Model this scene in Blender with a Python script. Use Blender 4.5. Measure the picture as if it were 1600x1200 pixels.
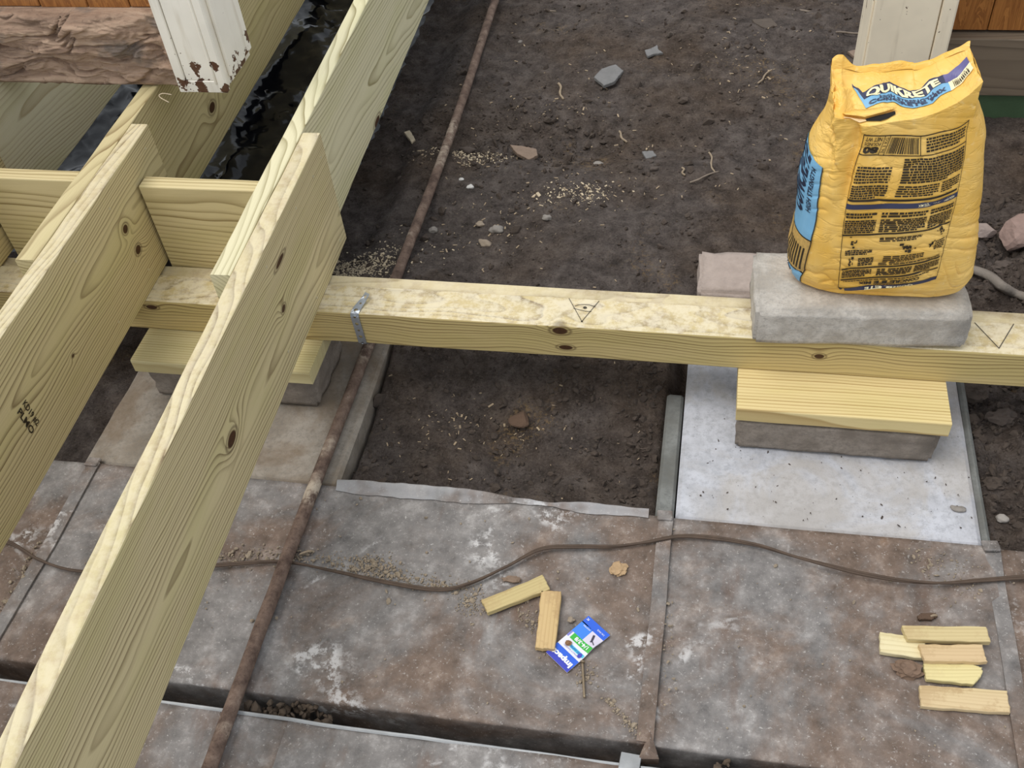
import bpy, bmesh, math, random
import numpy as np
from mathutils import Vector, Matrix

for o in list(bpy.data.objects): bpy.data.objects.remove(o)
S = bpy.context.scene
COL = S.collection

# ------------------------------------------------------------------ camera
F_PX, PITCH, ROLL, YAW = 1603.14, .8097, -.1187, -.2614
CAM = np.array([.8182, -1.5177, 1.4632])
_fw = np.array([math.sin(YAW)*math.cos(PITCH), math.cos(YAW)*math.cos(PITCH), -math.sin(PITCH)])
_rt = np.array([math.cos(YAW), -math.sin(YAW), 0]); _up = np.cross(_rt, _fw)
RT = math.cos(ROLL)*_rt + math.sin(ROLL)*_up
UP = -math.sin(ROLL)*_rt + math.cos(ROLL)*_up
cd = bpy.data.cameras.new('camera'); cd.sensor_width = 36; cd.lens = F_PX*36/1600
cd.clip_start = .02; cd.clip_end = 100
cam = bpy.data.objects.new('camera', cd); COL.objects.link(cam)
cam.matrix_world = Matrix(((RT[0], UP[0], -_fw[0], CAM[0]), (RT[1], UP[1], -_fw[1], CAM[1]),
                           (RT[2], UP[2], -_fw[2], CAM[2]), (0, 0, 0, 1)))
S.camera = cam

# ------------------------------------------------------------------ light
w = bpy.data.worlds.new('world'); S.world = w; w.use_nodes = True
w.node_tree.nodes['Background'].inputs[0].default_value = (.90, .95, 1.0, 1)
w.node_tree.nodes['Background'].inputs[1].default_value = .84
sl = bpy.data.lights.new('daylight', 'SUN'); sl.energy = 2.0; sl.angle = math.radians(38)
sl.color = (1, .96, .9)
so = bpy.data.objects.new('daylight', sl); COL.objects.link(so)
so.rotation_euler = Vector((-.40, -.15, 1)).to_track_quat('Z', 'Y').to_euler()
vs = S.view_settings
vs.view_transform = 'Standard'; vs.look = 'None'; vs.gamma = 1; vs.exposure = 0.0; vs.use_curve_mapping = False

# ------------------------------------------------------------------ geometry helpers
def ray(px, py):
    return _fw + (px-800)/F_PX*RT + (600-py)/F_PX*UP
def at(px, py, z):
    d = ray(px, py); return CAM + d*(z-CAM[2])/d[2]
def at_y(px, py, y):
    d = ray(px, py); return CAM + d*(y-CAM[1])/d[1]
def at_x(px, py, x):
    d = ray(px, py); return CAM + d*(x-CAM[0])/d[0]
def proj(P):
    d = np.asarray(P) - CAM
    k = d @ _fw
    return np.stack([800+F_PX*(d@RT)/k, 600-F_PX*(d@UP)/k], -1)

def _h(ix, iy, iz, s):
    v = np.sin(ix*127.1 + iy*311.7 + iz*74.7 + s*53.3)*43758.5453
    return v - np.floor(v)
def vn(x, y, z=0., s=0):
    x, y, z = np.broadcast_arrays(np.asarray(x, float), np.asarray(y, float), np.asarray(z, float))
    xi, yi, zi = np.floor(x), np.floor(y), np.floor(z)
    f = lambda t: t*t*(3-2*t)
    u, v, t = f(x-xi), f(y-yi), f(z-zi)
    r = 0
    for a in (0, 1):
        for b in (0, 1):
            for c in (0, 1):
                r = r + _h(xi+a, yi+b, zi+c, s)*(u if a else 1-u)*(v if b else 1-v)*(t if c else 1-t)
    return r*2-1
def fbm(x, y, z=0., o=4, s=0, g=.5):
    r = 0; a = 1
    for i in range(o):
        r = r + a*vn(np.asarray(x)*2**i, np.asarray(y)*2**i, np.asarray(z)*2**i, s+i); a *= g
    return r
def ss(a, b, x):
    t = np.clip((np.asarray(x, float)-a)/(b-a), 0, 1); return t*t*(3-2*t)

def tag(o, label=None, cat=None, group=None, kind=None):
    if label: o['label'] = label
    if cat: o['category'] = cat
    if group: o['group'] = group
    if kind: o['kind'] = kind
    return o
def thing(name, loc, label, cat, group=None, kind=None):
    o = bpy.data.objects.new(name, None); o.empty_display_size = .05; COL.objects.link(o)
    o.location = loc; return tag(o, label, cat, group, kind)
def link(name, me, mat=None, parent=None, smooth=False):
    o = bpy.data.objects.new(name, me); COL.objects.link(o)
    if mat: me.materials.append(mat)
    if smooth: me.polygons.foreach_set('use_smooth', [True]*len(me.polygons))
    if parent:
        o.parent = parent
        o.matrix_parent_inverse = Matrix.Translation(parent.location).inverted() if parent.type == 'EMPTY' else parent.matrix_basis.inverted()
    return o
def pyd(name, v, f, mat=None, parent=None, smooth=False):
    me = bpy.data.meshes.new(name)
    me.from_pydata([tuple(map(float, p)) for p in v], [], [tuple(map(int, q)) for q in f]); me.update()
    return link(name, me, mat, parent, smooth)
def grid_faces(nu, nv, off=0, wrap=False):
    i, j = np.meshgrid(np.arange(nu if wrap else nu-1), np.arange(nv-1), indexing='ij')
    i2 = (i+1) % nu
    return (np.stack([i*nv+j, i2*nv+j, i2*nv+j+1, i*nv+j+1], -1).reshape(-1, 4)+off)
def grid_obj(name, P, mat, parent=None, smooth=True, flip=False, wrap=False):
    nu, nv = P.shape[:2]; f = grid_faces(nu, nv, 0, wrap)
    if flip: f = f[:, ::-1]
    me = bpy.data.meshes.new(name); me.from_pydata(P.reshape(-1, 3).tolist(), [], f.tolist()); me.update()
    return link(name, me, mat, parent, smooth)

# ------------------------------------------------------------------ node helpers
def lin(r, g, b, a=1):
    f = lambda c: (c/255/12.92) if c/255 <= .04045 else ((c/255+.055)/1.055)**2.4
    return (f(r), f(g), f(b), a)
class G:
    def __init__(s, name):
        s.m = bpy.data.materials.new(name); s.m.use_nodes = True
        s.t = s.m.node_tree; s.b = s.t.nodes['Principled BSDF']; s.out = s.t.nodes['Material Output']
        s.co = s.t.nodes.new('ShaderNodeTexCoord').outputs['Object']
    def set(s, sock, v):
        if isinstance(v, bpy.types.NodeSocket): s.t.links.new(v, sock)
        elif v is not None: sock.default_value = v
    def n(s, ty, ins=(), **kw):
        n = s.t.nodes.new(ty)
        for k, v in kw.items(): setattr(n, k, v)
        for k, v in (ins.items() if isinstance(ins, dict) else enumerate(ins)): s.set(n.inputs[k], v)
        return n
    def m_(s, op, a, b=None, c=None, clamp=False):
        n = s.n('ShaderNodeMath', operation=op, use_clamp=clamp)
        for i, v in enumerate((a, b, c)): s.set(n.inputs[i], v)
        return n.outputs[0]
    def v_(s, op, a, b=None, out=0):
        n = s.n('ShaderNodeVectorMath', operation=op); s.set(n.inputs[0], a); s.set(n.inputs[1], b)
        return n.outputs[out]
    def noise(s, vec, scale, det=4, rough=.5, dist=0, out=0):
        return s.n('ShaderNodeTexNoise', {'Vector': vec, 'Scale': scale, 'Detail': det, 'Roughness': rough, 'Distortion': dist}).outputs[out]
    def vor(s, vec, scale, feature='F1', out='Distance', rnd=1):
        return s.n('ShaderNodeTexVoronoi', {'Vector': vec, 'Scale': scale, 'Randomness': rnd}, feature=feature).outputs[out]
    def mr(s, v, a, b, c=0., d=1., smooth=True):
        n = s.n('ShaderNodeMapRange', {0: v, 1: a, 2: b, 3: c, 4: d}); n.interpolation_type = 'SMOOTHSTEP' if smooth else 'LINEAR'
        return n.outputs[0]
    def mix(s, f, a, b, ty='MIX'):
        n = s.t.nodes.new('ShaderNodeMix'); n.data_type = 'RGBA'; n.blend_type = ty
        s.set(n.inputs[0], f); s.set(n.inputs[6], a); s.set(n.inputs[7], b); return n.outputs[2]
    def ramp(s, f, stops):
        n = s.t.nodes.new('ShaderNodeValToRGB'); s.set(n.inputs[0], f); e = n.color_ramp.elements
        while len(e) < len(stops): e.new(.5)
        for i, (p, c) in enumerate(stops): e[i].position = p; e[i].color = c
        return n.outputs[0]
    def bump(s, h, st=.5, d=.01, nrm=None):
        n = s.n('ShaderNodeBump', {'Strength': st, 'Distance': d, 'Height': h}); s.set(n.inputs['Normal'], nrm)
        return n.outputs[0]
    def done(s, col, rough=.6, nrm=None, metal=0, spec=None):
        s.set(s.b.inputs['Base Color'], col); s.set(s.b.inputs['Roughness'], rough); s.set(s.b.inputs['Metallic'], metal)
        s.set(s.b.inputs['Normal'], nrm)
        if spec is not None: s.set(s.b.inputs['Specular IOR Level'], spec)
        return s.m
def plain(name, c, rough=.6, metal=0, var=.15, sc=40, bump=0, bsc=200):
    g = G(name); nz = g.noise(g.co, sc, 5, .6)
    col = g.mix(nz, tuple(x*(1-var) for x in c[:3])+(1,), tuple(min(1, x*(1+var)) for x in c[:3])+(1,))
    return g.done(col, rough, g.bump(g.noise(g.co, bsc, 4), bump, .004) if bump else None, metal)

# ------------------------------------------------------------------ materials
def wood(name, light, dark, pith=(.05, -.02), slope=(.02, .06), spacing=.0055, wob=.012, knots=(), inv=None,
         blotch=0., blotch_col=None, bleach=0., tint=None, rough=.62, knot_col=lin(70, 45, 25), seed=0., amp=1.):
    g = G(name)
    co = g.v_('ADD', g.co, (seed*.37, 0, 0)) if False else g.co
    sep = g.n('ShaderNodeSeparateXYZ', [co]).outputs
    nvec = g.v_('MULTIPLY', g.v_('ADD', co, (seed, seed*.7, seed*1.3)), (1.4, 5, 5))
    nz = g.n('ShaderNodeSeparateColor', [g.noise(nvec, 1.6, 2, .5, out='Color')]).outputs
    ry = g.m_('ADD', g.m_('MULTIPLY_ADD', sep[0], slope[0], sep[1]), g.m_('MULTIPLY_ADD', nz[0], wob*2, -pith[0]-wob))
    rz = g.m_('ADD', g.m_('MULTIPLY_ADD', sep[0], slope[1], sep[2]), g.m_('MULTIPLY_ADD', nz[1], wob*3, -pith[1]-wob*1.5))
    r = g.m_('SQRT', g.m_('ADD', g.m_('MULTIPLY', ry, ry), g.m_('MULTIPLY', rz, rz)))
    core = None
    for (P, rad, st) in knots:
        K = (inv @ Vector(P)) if inv else Vector(P)
        d = g.v_('MULTIPLY', g.v_('SUBTRACT', co, tuple(K)), (1/st, .45, 1))
        d2 = g.v_('DOT_PRODUCT', d, d, out=1)
        e = g.m_('EXPONENT', g.m_('MULTIPLY', d2, -1/(2.3*rad)**2))
        r = g.m_('MULTIPLY_ADD', e, rad*1.5, r)
        dn = g.m_('ADD', g.m_('SQRT', d2), g.m_('MULTIPLY', g.m_('SUBTRACT', nz[2], .5), rad*.5))
        c = g.mr(dn, rad*.75, rad*1.08, 1, 0)
        ringk = g.mr(g.m_('ABSOLUTE', g.m_('SUBTRACT', dn, rad*1.25)), 0, rad*.35, .55, 0)
        c = g.m_('MAXIMUM', c, ringk)
        core = c if core is None else g.m_('MAXIMUM', core, c)
    ph = g.m_('ADD', g.m_('DIVIDE', r, spacing), g.m_('MULTIPLY', nz[2], 1.6))
    wid = g.noise(g.n('ShaderNodeCombineXYZ', [g.m_('FLOOR', ph), 0., 0.]).outputs[0], 3.3, 0)
    fr = g.m_('FRACT', ph)
    late = g.ramp(fr, [(0, (0, 0, 0, 1)), (.50, (.10,)*3+(1,)), (.80, (.62,)*3+(1,)), (.92, (1, 1, 1, 1)), (1, (.05,)*3+(1,))])
    late = g.m_('MULTIPLY', late, g.mr(wid, .3, .65, .35, 1.0))
    st = g.noise(g.v_('MULTIPLY', co, (6, 420, 420)), 1, 3, .6)
    f = g.m_('ADD', g.m_('MULTIPLY', late, amp), g.m_('MULTIPLY_ADD', st, .34, -.17), clamp=True)
    col = g.mix(f, light, dark)
    big = g.noise(g.v_('MULTIPLY', co, (2.2, 9, 9)), 1.3, 3, .6)
    col = g.mix(g.mr(big, .42, .68, 0, .55), col, g.mix(1., col, tint or (.90, .92, .80, 1), 'MULTIPLY'))
    if blotch:
        bz_ = g.noise(co, 26, 5, .7); b2 = g.noise(co, 5, 3, .6)
        up = g.mr(g.n('ShaderNodeSeparateXYZ', [g.n('ShaderNodeNewGeometry').outputs['Normal']]).outputs[2], .5, .8)
        bm = g.m_('MULTIPLY', g.m_('MULTIPLY', g.mr(bz_, .48, .62), up), g.mr(b2, .34, .6, .3, 1))
        col = g.mix(g.m_('MULTIPLY', bm, blotch), col, blotch_col or lin(150, 125, 95))
        sp = g.mr(g.vor(co, 55), .06, .11, 1, 0)
        sp = g.m_('MULTIPLY', g.m_('MULTIPLY', sp, up), g.mr(g.noise(co, 14, 2), .52, .58))
        col = g.mix(g.m_('MULTIPLY', sp, .7), col, lin(95, 75, 55))
    if bleach:
        up2 = g.mr(g.n('ShaderNodeSeparateXYZ', [g.n('ShaderNodeNewGeometry').outputs['Normal']]).outputs[2], .5, .8)
        bw = g.m_('MULTIPLY', g.mr(g.noise(co, 38, 5, .75), .36, .60, .25, 1), g.m_('MULTIPLY', up2, bleach))
        col = g.mix(bw, col, lin(232, 222, 196))
    if core is not None:
        kc = g.mix(g.noise(co, 160, 3, .6), tuple(x*.35 for x in knot_col[:3])+(1,), tuple(x*1.7 for x in knot_col[:3])+(1,))
        col = g.mix(core, col, kc)
    h = g.m_('ADD', f, g.m_('MULTIPLY', g.noise(co, 90, 4), .8))
    return g.done(col, rough, g.bump(h, .22, .0012), 0, .35)

def concrete(name, c1, c2, dark, speck=.5, scale=1., bump=.5, stain=None, stain_amt=0.):
    g = G(name); co = g.co
    a = g.noise(co, 9*scale, 6, .65); b = g.noise(co, 70*scale, 7, .8)
    col = g.mix(g.mr(a, .35, .66), c1, c2)
    col = g.mix(g.mr(b, .44, .66, 0, .8), col, tuple(x*.62 for x in c1[:3])+(1,))
    if stain_amt:
        sn = g.noise(co, 4.2, 5, .65, .6)
        col = g.mix(g.mr(sn, .45, .62, 0, stain_amt), col, stain)
    v = g.vor(g.v_('ADD', co, g.v_('SCALE', g.noise(co, 40, 2, out=1), None)), 70*scale)
    m = g.m_('MULTIPLY', g.mr(v, .08, .17, 1, 0), g.mr(g.noise(co, 23, 4, .7), .54, .60))
    col = g.mix(g.m_('MULTIPLY', m, speck), col, dark)
    h = g.m_('ADD', g.m_('MULTIPLY', g.noise(co, 240, 4, .7), .6), g.m_('MULTIPLY', m, -1.2))
    h = g.m_('ADD', h, g.m_('MULTIPLY', a, .8))
    return g.done(col, .9, g.bump(h, bump, .003), 0, .2)

def soil_mat():
    g = G('soil'); co = g.co
    a = g.noise(co, 2.1, 6, .62, .4); b = g.noise(co, 19, 8, .75); c = g.noise(co, 170, 5, .8)
    col = g.ramp(b, [(.28, lin(60, 54, 51)), (.5, lin(104, 95, 91)), (.72, lin(140, 130, 124))])
    col = g.mix(g.mr(a, .40, .66, 0, .8), col, g.ramp(b, [(.3, lin(58, 47, 39)), (.7, lin(118, 100, 85))]))
    col = g.mix(g.mr(c, .54, .70, 0, .7), col, lin(146, 136, 126))
    col = g.mix(g.mr(c, .46, .32, 0, .75), col, lin(28, 24, 21))
    # straw coloured fine litter
    s = g.noise(g.v_('MULTIPLY', co, (1, 1, 0)), 3.4, 4, .6, .3)
    lit = g.m_('MULTIPLY', g.mr(s, .56, .68), g.mr(g.noise(co, 95, 3, .8), .50, .62))
    col = g.mix(g.m_('MULTIPLY', lit, .55), col, lin(168, 140, 100))
    h = g.m_('ADD', g.m_('MULTIPLY', b, 1.3), g.m_('MULTIPLY', c, .5))
    return g.done(col, .95, g.bump(h, 1., .018), 0, .15)

def duct_mat(name='duct_metal', seed=0., bare=0.):
    g = G(name); co = g.v_('ADD', g.co, (seed, seed, 0))
    a = g.noise(co, 3.0, 6, .65, .5); b = g.noise(co, 22, 6, .7); c = g.noise(co, 150, 6, .8); d = g.noise(g.v_('MULTIPLY', co, (1, .35, 1)), 8, 5, .65)
    grey = g.ramp(b, [(.3, lin(98, 95, 94)), (.55, lin(136, 132, 130)), (.75, lin(178, 174, 172))])
    brown = g.ramp(b, [(.3, lin(86, 72, 62)), (.55, lin(122, 105, 94)), (.75, lin(158, 142, 130))])
    col = g.mix(g.mr(a, .40, .60), grey, brown)
    col = g.mix(g.m_('MULTIPLY', g.mr(d, .58, .72), .55), col, lin(104, 78, 62))
    col = g.mix(g.m_('MULTIPLY', g.mr(g.noise(co, 5.5, 3, .5), .70, .80), .35), col, lin(196, 140, 72))
    col = g.mix(g.mr(c, .56, .70, 0, .75), col, lin(204, 200, 196))
    w_ = g.m_('MULTIPLY', g.mr(g.noise(co, 4.3, 4, .6, 1.), .58, .68), g.mr(g.noise(co, 46, 4, .7), .46, .6))
    col = g.mix(g.m_('MULTIPLY', w_, .75), col, lin(216, 214, 214))
    col = g.mix(g.mr(c, .40, .28, 0, .6), col, lin(80, 66, 56))
    if bare: col = g.mix(g.m_('MULTIPLY', g.mr(g.noise(co, 7, 3, .6), .38, .55), bare), col, lin(188, 191, 196))
    h = g.m_('ADD', g.m_('MULTIPLY', c, .5), b)
    return g.done(col, g.mr(b, .3, .7, .55, .8), g.bump(h, .3, .004), .12, .35)

LY, DY = lin(212, 197, 154), lin(104, 80, 44)          # fresh treated pine
M_soil = soil_mat()
M_duct = duct_mat(); M_duct2 = duct_mat('duct_metal_worn', 3.7)
M_cleat = duct_mat('cleat_metal', 9.1)
M_clean = plain('bare_galvanised', lin(164, 166, 168), .55, .25, .55, 18, .3, 60)
M_ductside = plain('duct_side_metal', lin(70, 70, 72), .6, .2, .4, 14, .2)
M_padR = concrete('pale_footing_concrete', lin(196, 198, 206), lin(174, 175, 181), lin(88, 82, 76), .75, 1., .35, lin(170, 160, 146), .45)
M_padL = concrete('dirty_footing_concrete', lin(160, 152, 142), lin(136, 126, 114), lin(60, 54, 50), .8, 1.2, .5, lin(118, 100, 80), .6)
M_form = concrete('grey_form_strip', lin(132, 134, 132), lin(106, 106, 102), lin(56, 52, 48), .6, 1., .5)
M_block = concrete('block_concrete', lin(200, 194, 186), lin(172, 164, 154), lin(110, 102, 94), .5, 1.6, 1.)
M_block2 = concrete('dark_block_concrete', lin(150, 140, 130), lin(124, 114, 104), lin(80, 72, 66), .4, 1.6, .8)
M_black = plain('black_ink', lin(44, 34, 18), .6, 0, .1)
M_pencil = plain('pencil', lin(66, 60, 52), .7, 0, .1)
M_nail = plain('nail_head', lin(205, 195, 165), .5, .3, .2)
M_dark = plain('dark_gap', lin(26, 22, 20), .9, 0, .2)

# ------------------------------------------------------------------ lumber
def board_mesh(name, L, T, H, n=24, bev=.003, jit=.0006, seed=0):
    c = bev; prof = []
    for (sx, sy, a0) in ((1, 1, 0), (-1, 1, 90), (-1, -1, 180), (1, -1, 270)):
        for k in range(3):
            a = math.radians(a0+45*k)
            prof.append((sx*(T/2-c)+c*math.cos(a), sy*(H/2-c)+c*math.sin(a)))
    prof = np.array(prof); m = len(prof)
    xs = np.linspace(-L/2, L/2, n)
    P = np.zeros((n, m, 3))
    ang = np.arctan2(prof[:, 1], prof[:, 0])
    for i, x in enumerate(xs):
        j = jit*fbm(x*9+seed*3.1, ang*2+seed, 0, 3, seed)
        k = 1 if 0 < i < n-1 else 1
        P[i, :, 0] = x; P[i, :, 1] = prof[:, 0]+j*np.sign(prof[:, 0]); P[i, :, 2] = prof[:, 1]+j*np.sign(prof[:, 1])
    V = P.reshape(-1, 3).tolist(); Fc = []
    for i in range(n-1):
        for j in range(m):
            k = (j+1) % m
            Fc.append((i*m+j, i*m+k, (i+1)*m+k, (i+1)*m+j))
    Fc.append(tuple(range(m-1, -1, -1))); Fc.append(tuple((n-1)*m+j for j in range(m)))
    me = bpy.data.meshes.new(name); me.from_pydata(V, [], Fc); me.update()
    bm = bmesh.new(); bm.from_mesh(me); bmesh.ops.recalc_face_normals(bm, faces=bm.faces); bm.to_mesh(me); bm.free()
    return me
def lumber(name, A, B, T, H, z0, matkw, parent=None, seed=0, n=30, tilt=0., bev=.003):
    """a board from A to B (plan points of its centre line), bottom at z0"""
    A, B = Vector((*A[:2], 0)), Vector((*B[:2], 0)); d = B-A
    me = board_mesh(name, d.length, T, H, n, bev=bev, seed=seed)
    o = bpy.data.objects.new(name, me); COL.objects.link(o)
    mid = (A+B)/2
    mw = Matrix.Translation((mid.x, mid.y, z0+H/2)) @ Matrix.Rotation(math.atan2(d.y, d.x), 4, 'Z') @ Matrix.Rotation(tilt, 4, 'X')
    o.matrix_basis = mw
    if parent:
        o.parent = parent; o.matrix_parent_inverse = Matrix.Translation(parent.location).inverted()
    if isinstance(matkw, dict):
        me.materials.append(wood(name+'_wood', inv=mw.inverted(), seed=seed, **matkw))
    else: me.materials.append(matkw)
    return o
SK = -.0293
JT, JH = .040, .285
def jx(x0, y): return x0 + SK*y
def joist(name, xr, y0, y1, label, knots=(), seed=0, **kw):
    xc = xr - JT/2
    k = dict(light=LY, dark=DY, spacing=.0062, pith=(.055, -.03), slope=(.01, .05)); k.update(kw)
    o = lumber(name, (jx(xc, y0), y0), (jx(xc, y1), y1), JT, JH, .0, dict(knots=knots, **k), seed=seed, n=60)
    return tag(o, label, 'joist')
def nails(parent, pts, nx=1.):
    for (px, py, xr) in pts:
        p = at_x(px, py, xr)
        p = at_x(px, py, jx(xr, p[1]))
        a = [(0, .0032*math.cos(t), .0032*math.sin(t)) for t in np.linspace(0, 2*math.pi, 7)[:-1]]
        V = [(p[0]+.0012, p[1]+q[1], p[2]+q[2]) for q in a]+[(p[0]-.003, p[1]+q[1], p[2]+q[2]) for q in a]
        Fc = [tuple(range(6))]+[(i, i+6, (i+1) % 6+6, (i+1) % 6) for i in range(6)]
        pyd('nail', V, Fc, M_nail, parent)

def kx(px, py, xr):
    p = at_x(px, py, xr); return tuple(at_x(px, py, jx(xr, p[1])))
XA, XB = 0.0, -.4047
XC, XD = XA-JT-.001, XB-JT-.001
jA = joist('floor_joist', XA, -1.36, .248, 'long new joist in the foreground, lapped on the right beside the rusty pipe',
           [(kx(437, 408, 0), .0075, 4.0), (kx(443, 482, 0), .008, 1.5), (kx(362, 686, 0), .0135, 1.6)], 1, slope=(.012, .045), pith=(.05, -.035), bleach=.4, spacing=.0054, blotch=.45, blotch_col=lin(178, 154, 120),
           tint=(.88, .92, .76, 1))
nails(jA, [(501, 246, 0), (489, 276, 0), (462, 325, 0), (531, 376, 0), (416, 417, 0), (450, 549, 0), (495, 465, 0)])
jB = joist('floor_joist', XB, -1.36, .262, 'new joist at the left edge with a small ink stamp and two ringed knots',
           [(kx(196, 358, XB), .010, 1.15), (kx(216, 390, XB), .0105, 1.15), (kx(114, 556, XB), .004, 1.3)], 2, slope=(.02, -.03), pith=(.06, .02), bleach=.4, spacing=.0054, blotch=.3, blotch_col=lin(178, 154, 120),
           tint=(.9, .93, .78, 1))
nails(jB, [(171, 326, XB), (118, 408, XB), (227, 232, XB), (232, 421, XB), (185, 503, XB)])
jC = joist('floor_joist', XC, -.216, 2.3, 'far pale joist running up past the black plastic and the pipe',
           [(kx(590, 190, XC), .012, 2.5)], 3, slope=(.03, .09), pith=(.04, -.06), spacing=.0085, light=lin(224, 216, 180), dark=lin(150, 138, 96))
jD = joist('floor_joist', XD, -.205, 2.3, 'far joist passing under the old timber sill, left of the black plastic',
           [(kx(332, 168, XD), .013, 1.5)], 4, slope=(.01, -.06), pith=(.045, -.03), spacing=.0075, light=lin(208, 194, 150), dark=lin(126, 102, 62))
jE = joist('floor_joist', -.852, -.2, 2.3, 'shadowed joist under the timber sill at the far left', (), 5, slope=(.02, .08), pith=(.05, .0), spacing=.008,
           light=lin(222, 216, 190), dark=lin(168, 150, 112))
jF = joist('floor_joist', -.811, -1.3, .255, 'short joist stub glimpsed at the left frame edge', (), 6, spacing=.007)

# blocking between the joists
BK = dict(light=lin(218, 202, 156), dark=lin(130, 108, 60), spacing=.011, pith=(.04, .10), slope=(.02, .03))
b1 = lumber('joist_blocking', (-.400, .149), (-.083, .149), .038, .235, -.02, BK, seed=7, n=12)
tag(b1, 'short blocking board fitted between the two lapped joist pairs', 'blocking')
b2 = lumber('joist_blocking', (-.806, .160), (-.490, .160), .038, .235, -.02, BK, seed=8, n=12)
tag(b2, 'short blocking board at the left frame edge beyond the stamped joist', 'blocking')

# ink stamp on joist B
def text_geo(body, bold=.0):
    cu = bpy.data.curves.new('t', 'FONT'); cu.body = body; cu.size = 1; cu.offset = bold; cu.resolution_u = 2
    o = bpy.data.objects.new('t', cu); COL.objects.link(o)
    me = bpy.data.meshes.new_from_object(o.evaluated_get(bpy.context.evaluated_depsgraph_get()))
    V = np.array([v.co[:2] for v in me.vertices]) if len(me.vertices) else np.zeros((0, 2)); Fc = [tuple(p.vertices) for p in me.polygons]
    bpy.data.objects.remove(o); bpy.data.curves.remove(cu); bpy.data.meshes.remove(me)
    if len(V):
        V = V - V.min(0); V = V / V.max(0)
    return V, Fc
def stamp():
    c = np.array(kx(44, 652, XB)); V = []; Fc = []
    ax = np.array([SK, 1, 0]); zz = np.array([0, 0, 1.])
    for k, (txt, off) in enumerate((('KD19 #2', .010), ('PLMO', -.010))):
        tv, tf = text_geo(txt, .02)
        for p in tv:   # text runs down the face (−z), letters upright towards -y
            q = c + zz*(-(p[0]-.5)*.062) + ax*((p[1]-.5)*.014 + off) + np.array([.0012, 0, 0]); V.append(q)
        n0 = len(V)-len(tv); Fc += [tuple(i+n0 for i in f) for f in tf]
    pyd('ink_stamp', V, Fc, M_black, jB)
stamp()

# the beam on the piers
bk = [(tuple(at_y(875, 517, 0)), .0105, 1.7), (tuple(at_y(884, 543, 0)), .007, 2.2), (tuple(at_y(1280, 557, 0)), .0075, 1.5), (tuple(at_y(237, 480, 0)), .007, 2.)]
beam = thing('support_beam', (.5, .06, -.088), 'long doubled timber beam carrying the joists, concrete block sitting on it', 'beam')
lumber('timber', (-1.5, .0445), (2.3, .0445), .089, .088, -.088,
       dict(light=lin(204, 183, 128), dark=lin(100, 72, 34), pith=(.02, -.075), slope=(.006, .012), spacing=.0072, wob=.02, knots=bk,
            bleach=.75, blotch=.75, blotch_col=lin(164, 144, 118)), beam, 9, 80)
lumber('timber', (-1.5, .1095), (2.3, .1095), .036, .088, -.0945,
       dict(bleach=.35, light=lin(212, 196, 156), dark=lin(136, 114, 76), pith=(.0, -.12), slope=(.004, .01), spacing=.005,
            blotch=.5, blotch_col=lin(170, 150, 124)), beam, 10, 60)
def pencil(parent, lines, z, wd=.0013, name='pencil_mark'):
    V = []; Fc = []
    for ln in lines:
        P = [at(x, y, z) for x, y in ln]
        for a, b in zip(P[:-1], P[1:]):
            d = b-a; nrm = np.array([-d[1], d[0], 0]); nrm = nrm/np.linalg.norm(nrm)*wd/2; d = d/np.linalg.norm(d)*wd*.3
            n0 = len(V)
            V += [a-d+nrm, a-d-nrm, b+d-nrm, b+d+nrm]; Fc.append((n0, n0+1, n0+2, n0+3))
    o = pyd(name, V, Fc, M_pencil, parent); o['label'] = 'hand drawn pencil mark on the beam top'
e = lambda cx, cy, rx, ry, n=9: [(cx+rx*math.cos(t), cy+ry*math.sin(t)) for t in np.linspace(0, 2*math.pi, n)]
pencil(beam, [[(889, 466), (909, 502)], [(909, 502), (936, 470)], [(898, 478), (904, 476), (912, 475.5), (920, 476), (930, 479)],
              [(896, 481.5), (906, 484), (915, 486), (924, 486.5)], e(914, 480.5, 2.6, 1.6), e(914, 480.5, 1.2, .8), e(909, 502, 1, .8)], .0014)
pencil(beam, [[(1523, 504), (1561, 544)], [(1561, 544), (1584, 506)]], .0014, .0016)

# perforated strap
def strap():
    x0 = .0845; wd = .0185
    pts = [(x0+.004, .022, -.092), (x0+.002, .004, -.0925), (x0+.001, -.0018, -.089), (x0, -.0025, -.045), (x0-.002, -.002, -.003), (x0-.001, .003, .0025),
           (x0+.003, .02, .004), (x0+.011, .04, .008), (x0+.016, .052, .014)]
    pts = np.array(pts); seg = np.r_[0, np.cumsum(np.linalg.norm(np.diff(pts, axis=0), axis=1))]
    L = seg[-1]; cell = L/9
    def pos(u, v):
        c = np.array([np.interp(u, seg, pts[:, k]) for k in range(3)]); t = .9*ss(.11, L, u)
        return c + v*np.array([math.cos(t), math.sin(t)*-.4, .0])
    V = []; Fc = []
    for k in range(9):
        u0 = k*cell; sq = [(-1, -1), (0, -1), (1, -1), (1, 0), (1, 1), (0, 1), (-1, 1), (-1, 0)]
        rr = .0042 if k % 2 == 0 else .0030
        n0 = len(V)
        for a, b in sq: V.append(pos(u0+cell*(a+1)/2, b*wd/2))
        for a, b in sq:
            q = math.hypot(a, b); V.append(pos(u0+cell/2+a/q*rr, b/q*rr))
        for i in range(8):
            j = (i+1) % 8; Fc.append((n0+i, n0+j, n0+8+j, n0+8+i))
    g = plain('galvanised_strap', lin(170, 178, 190), .35, .75, .35, 60)
    o = pyd('hanger_strap', V, Fc, g)
    m = o.modifiers.new('s', 'SOLIDIFY'); m.thickness = .0012; m.offset = 0
    tag(o, 'perforated galvanised metal strap wrapped over the front edge of the beam', 'strap')
strap()

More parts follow.
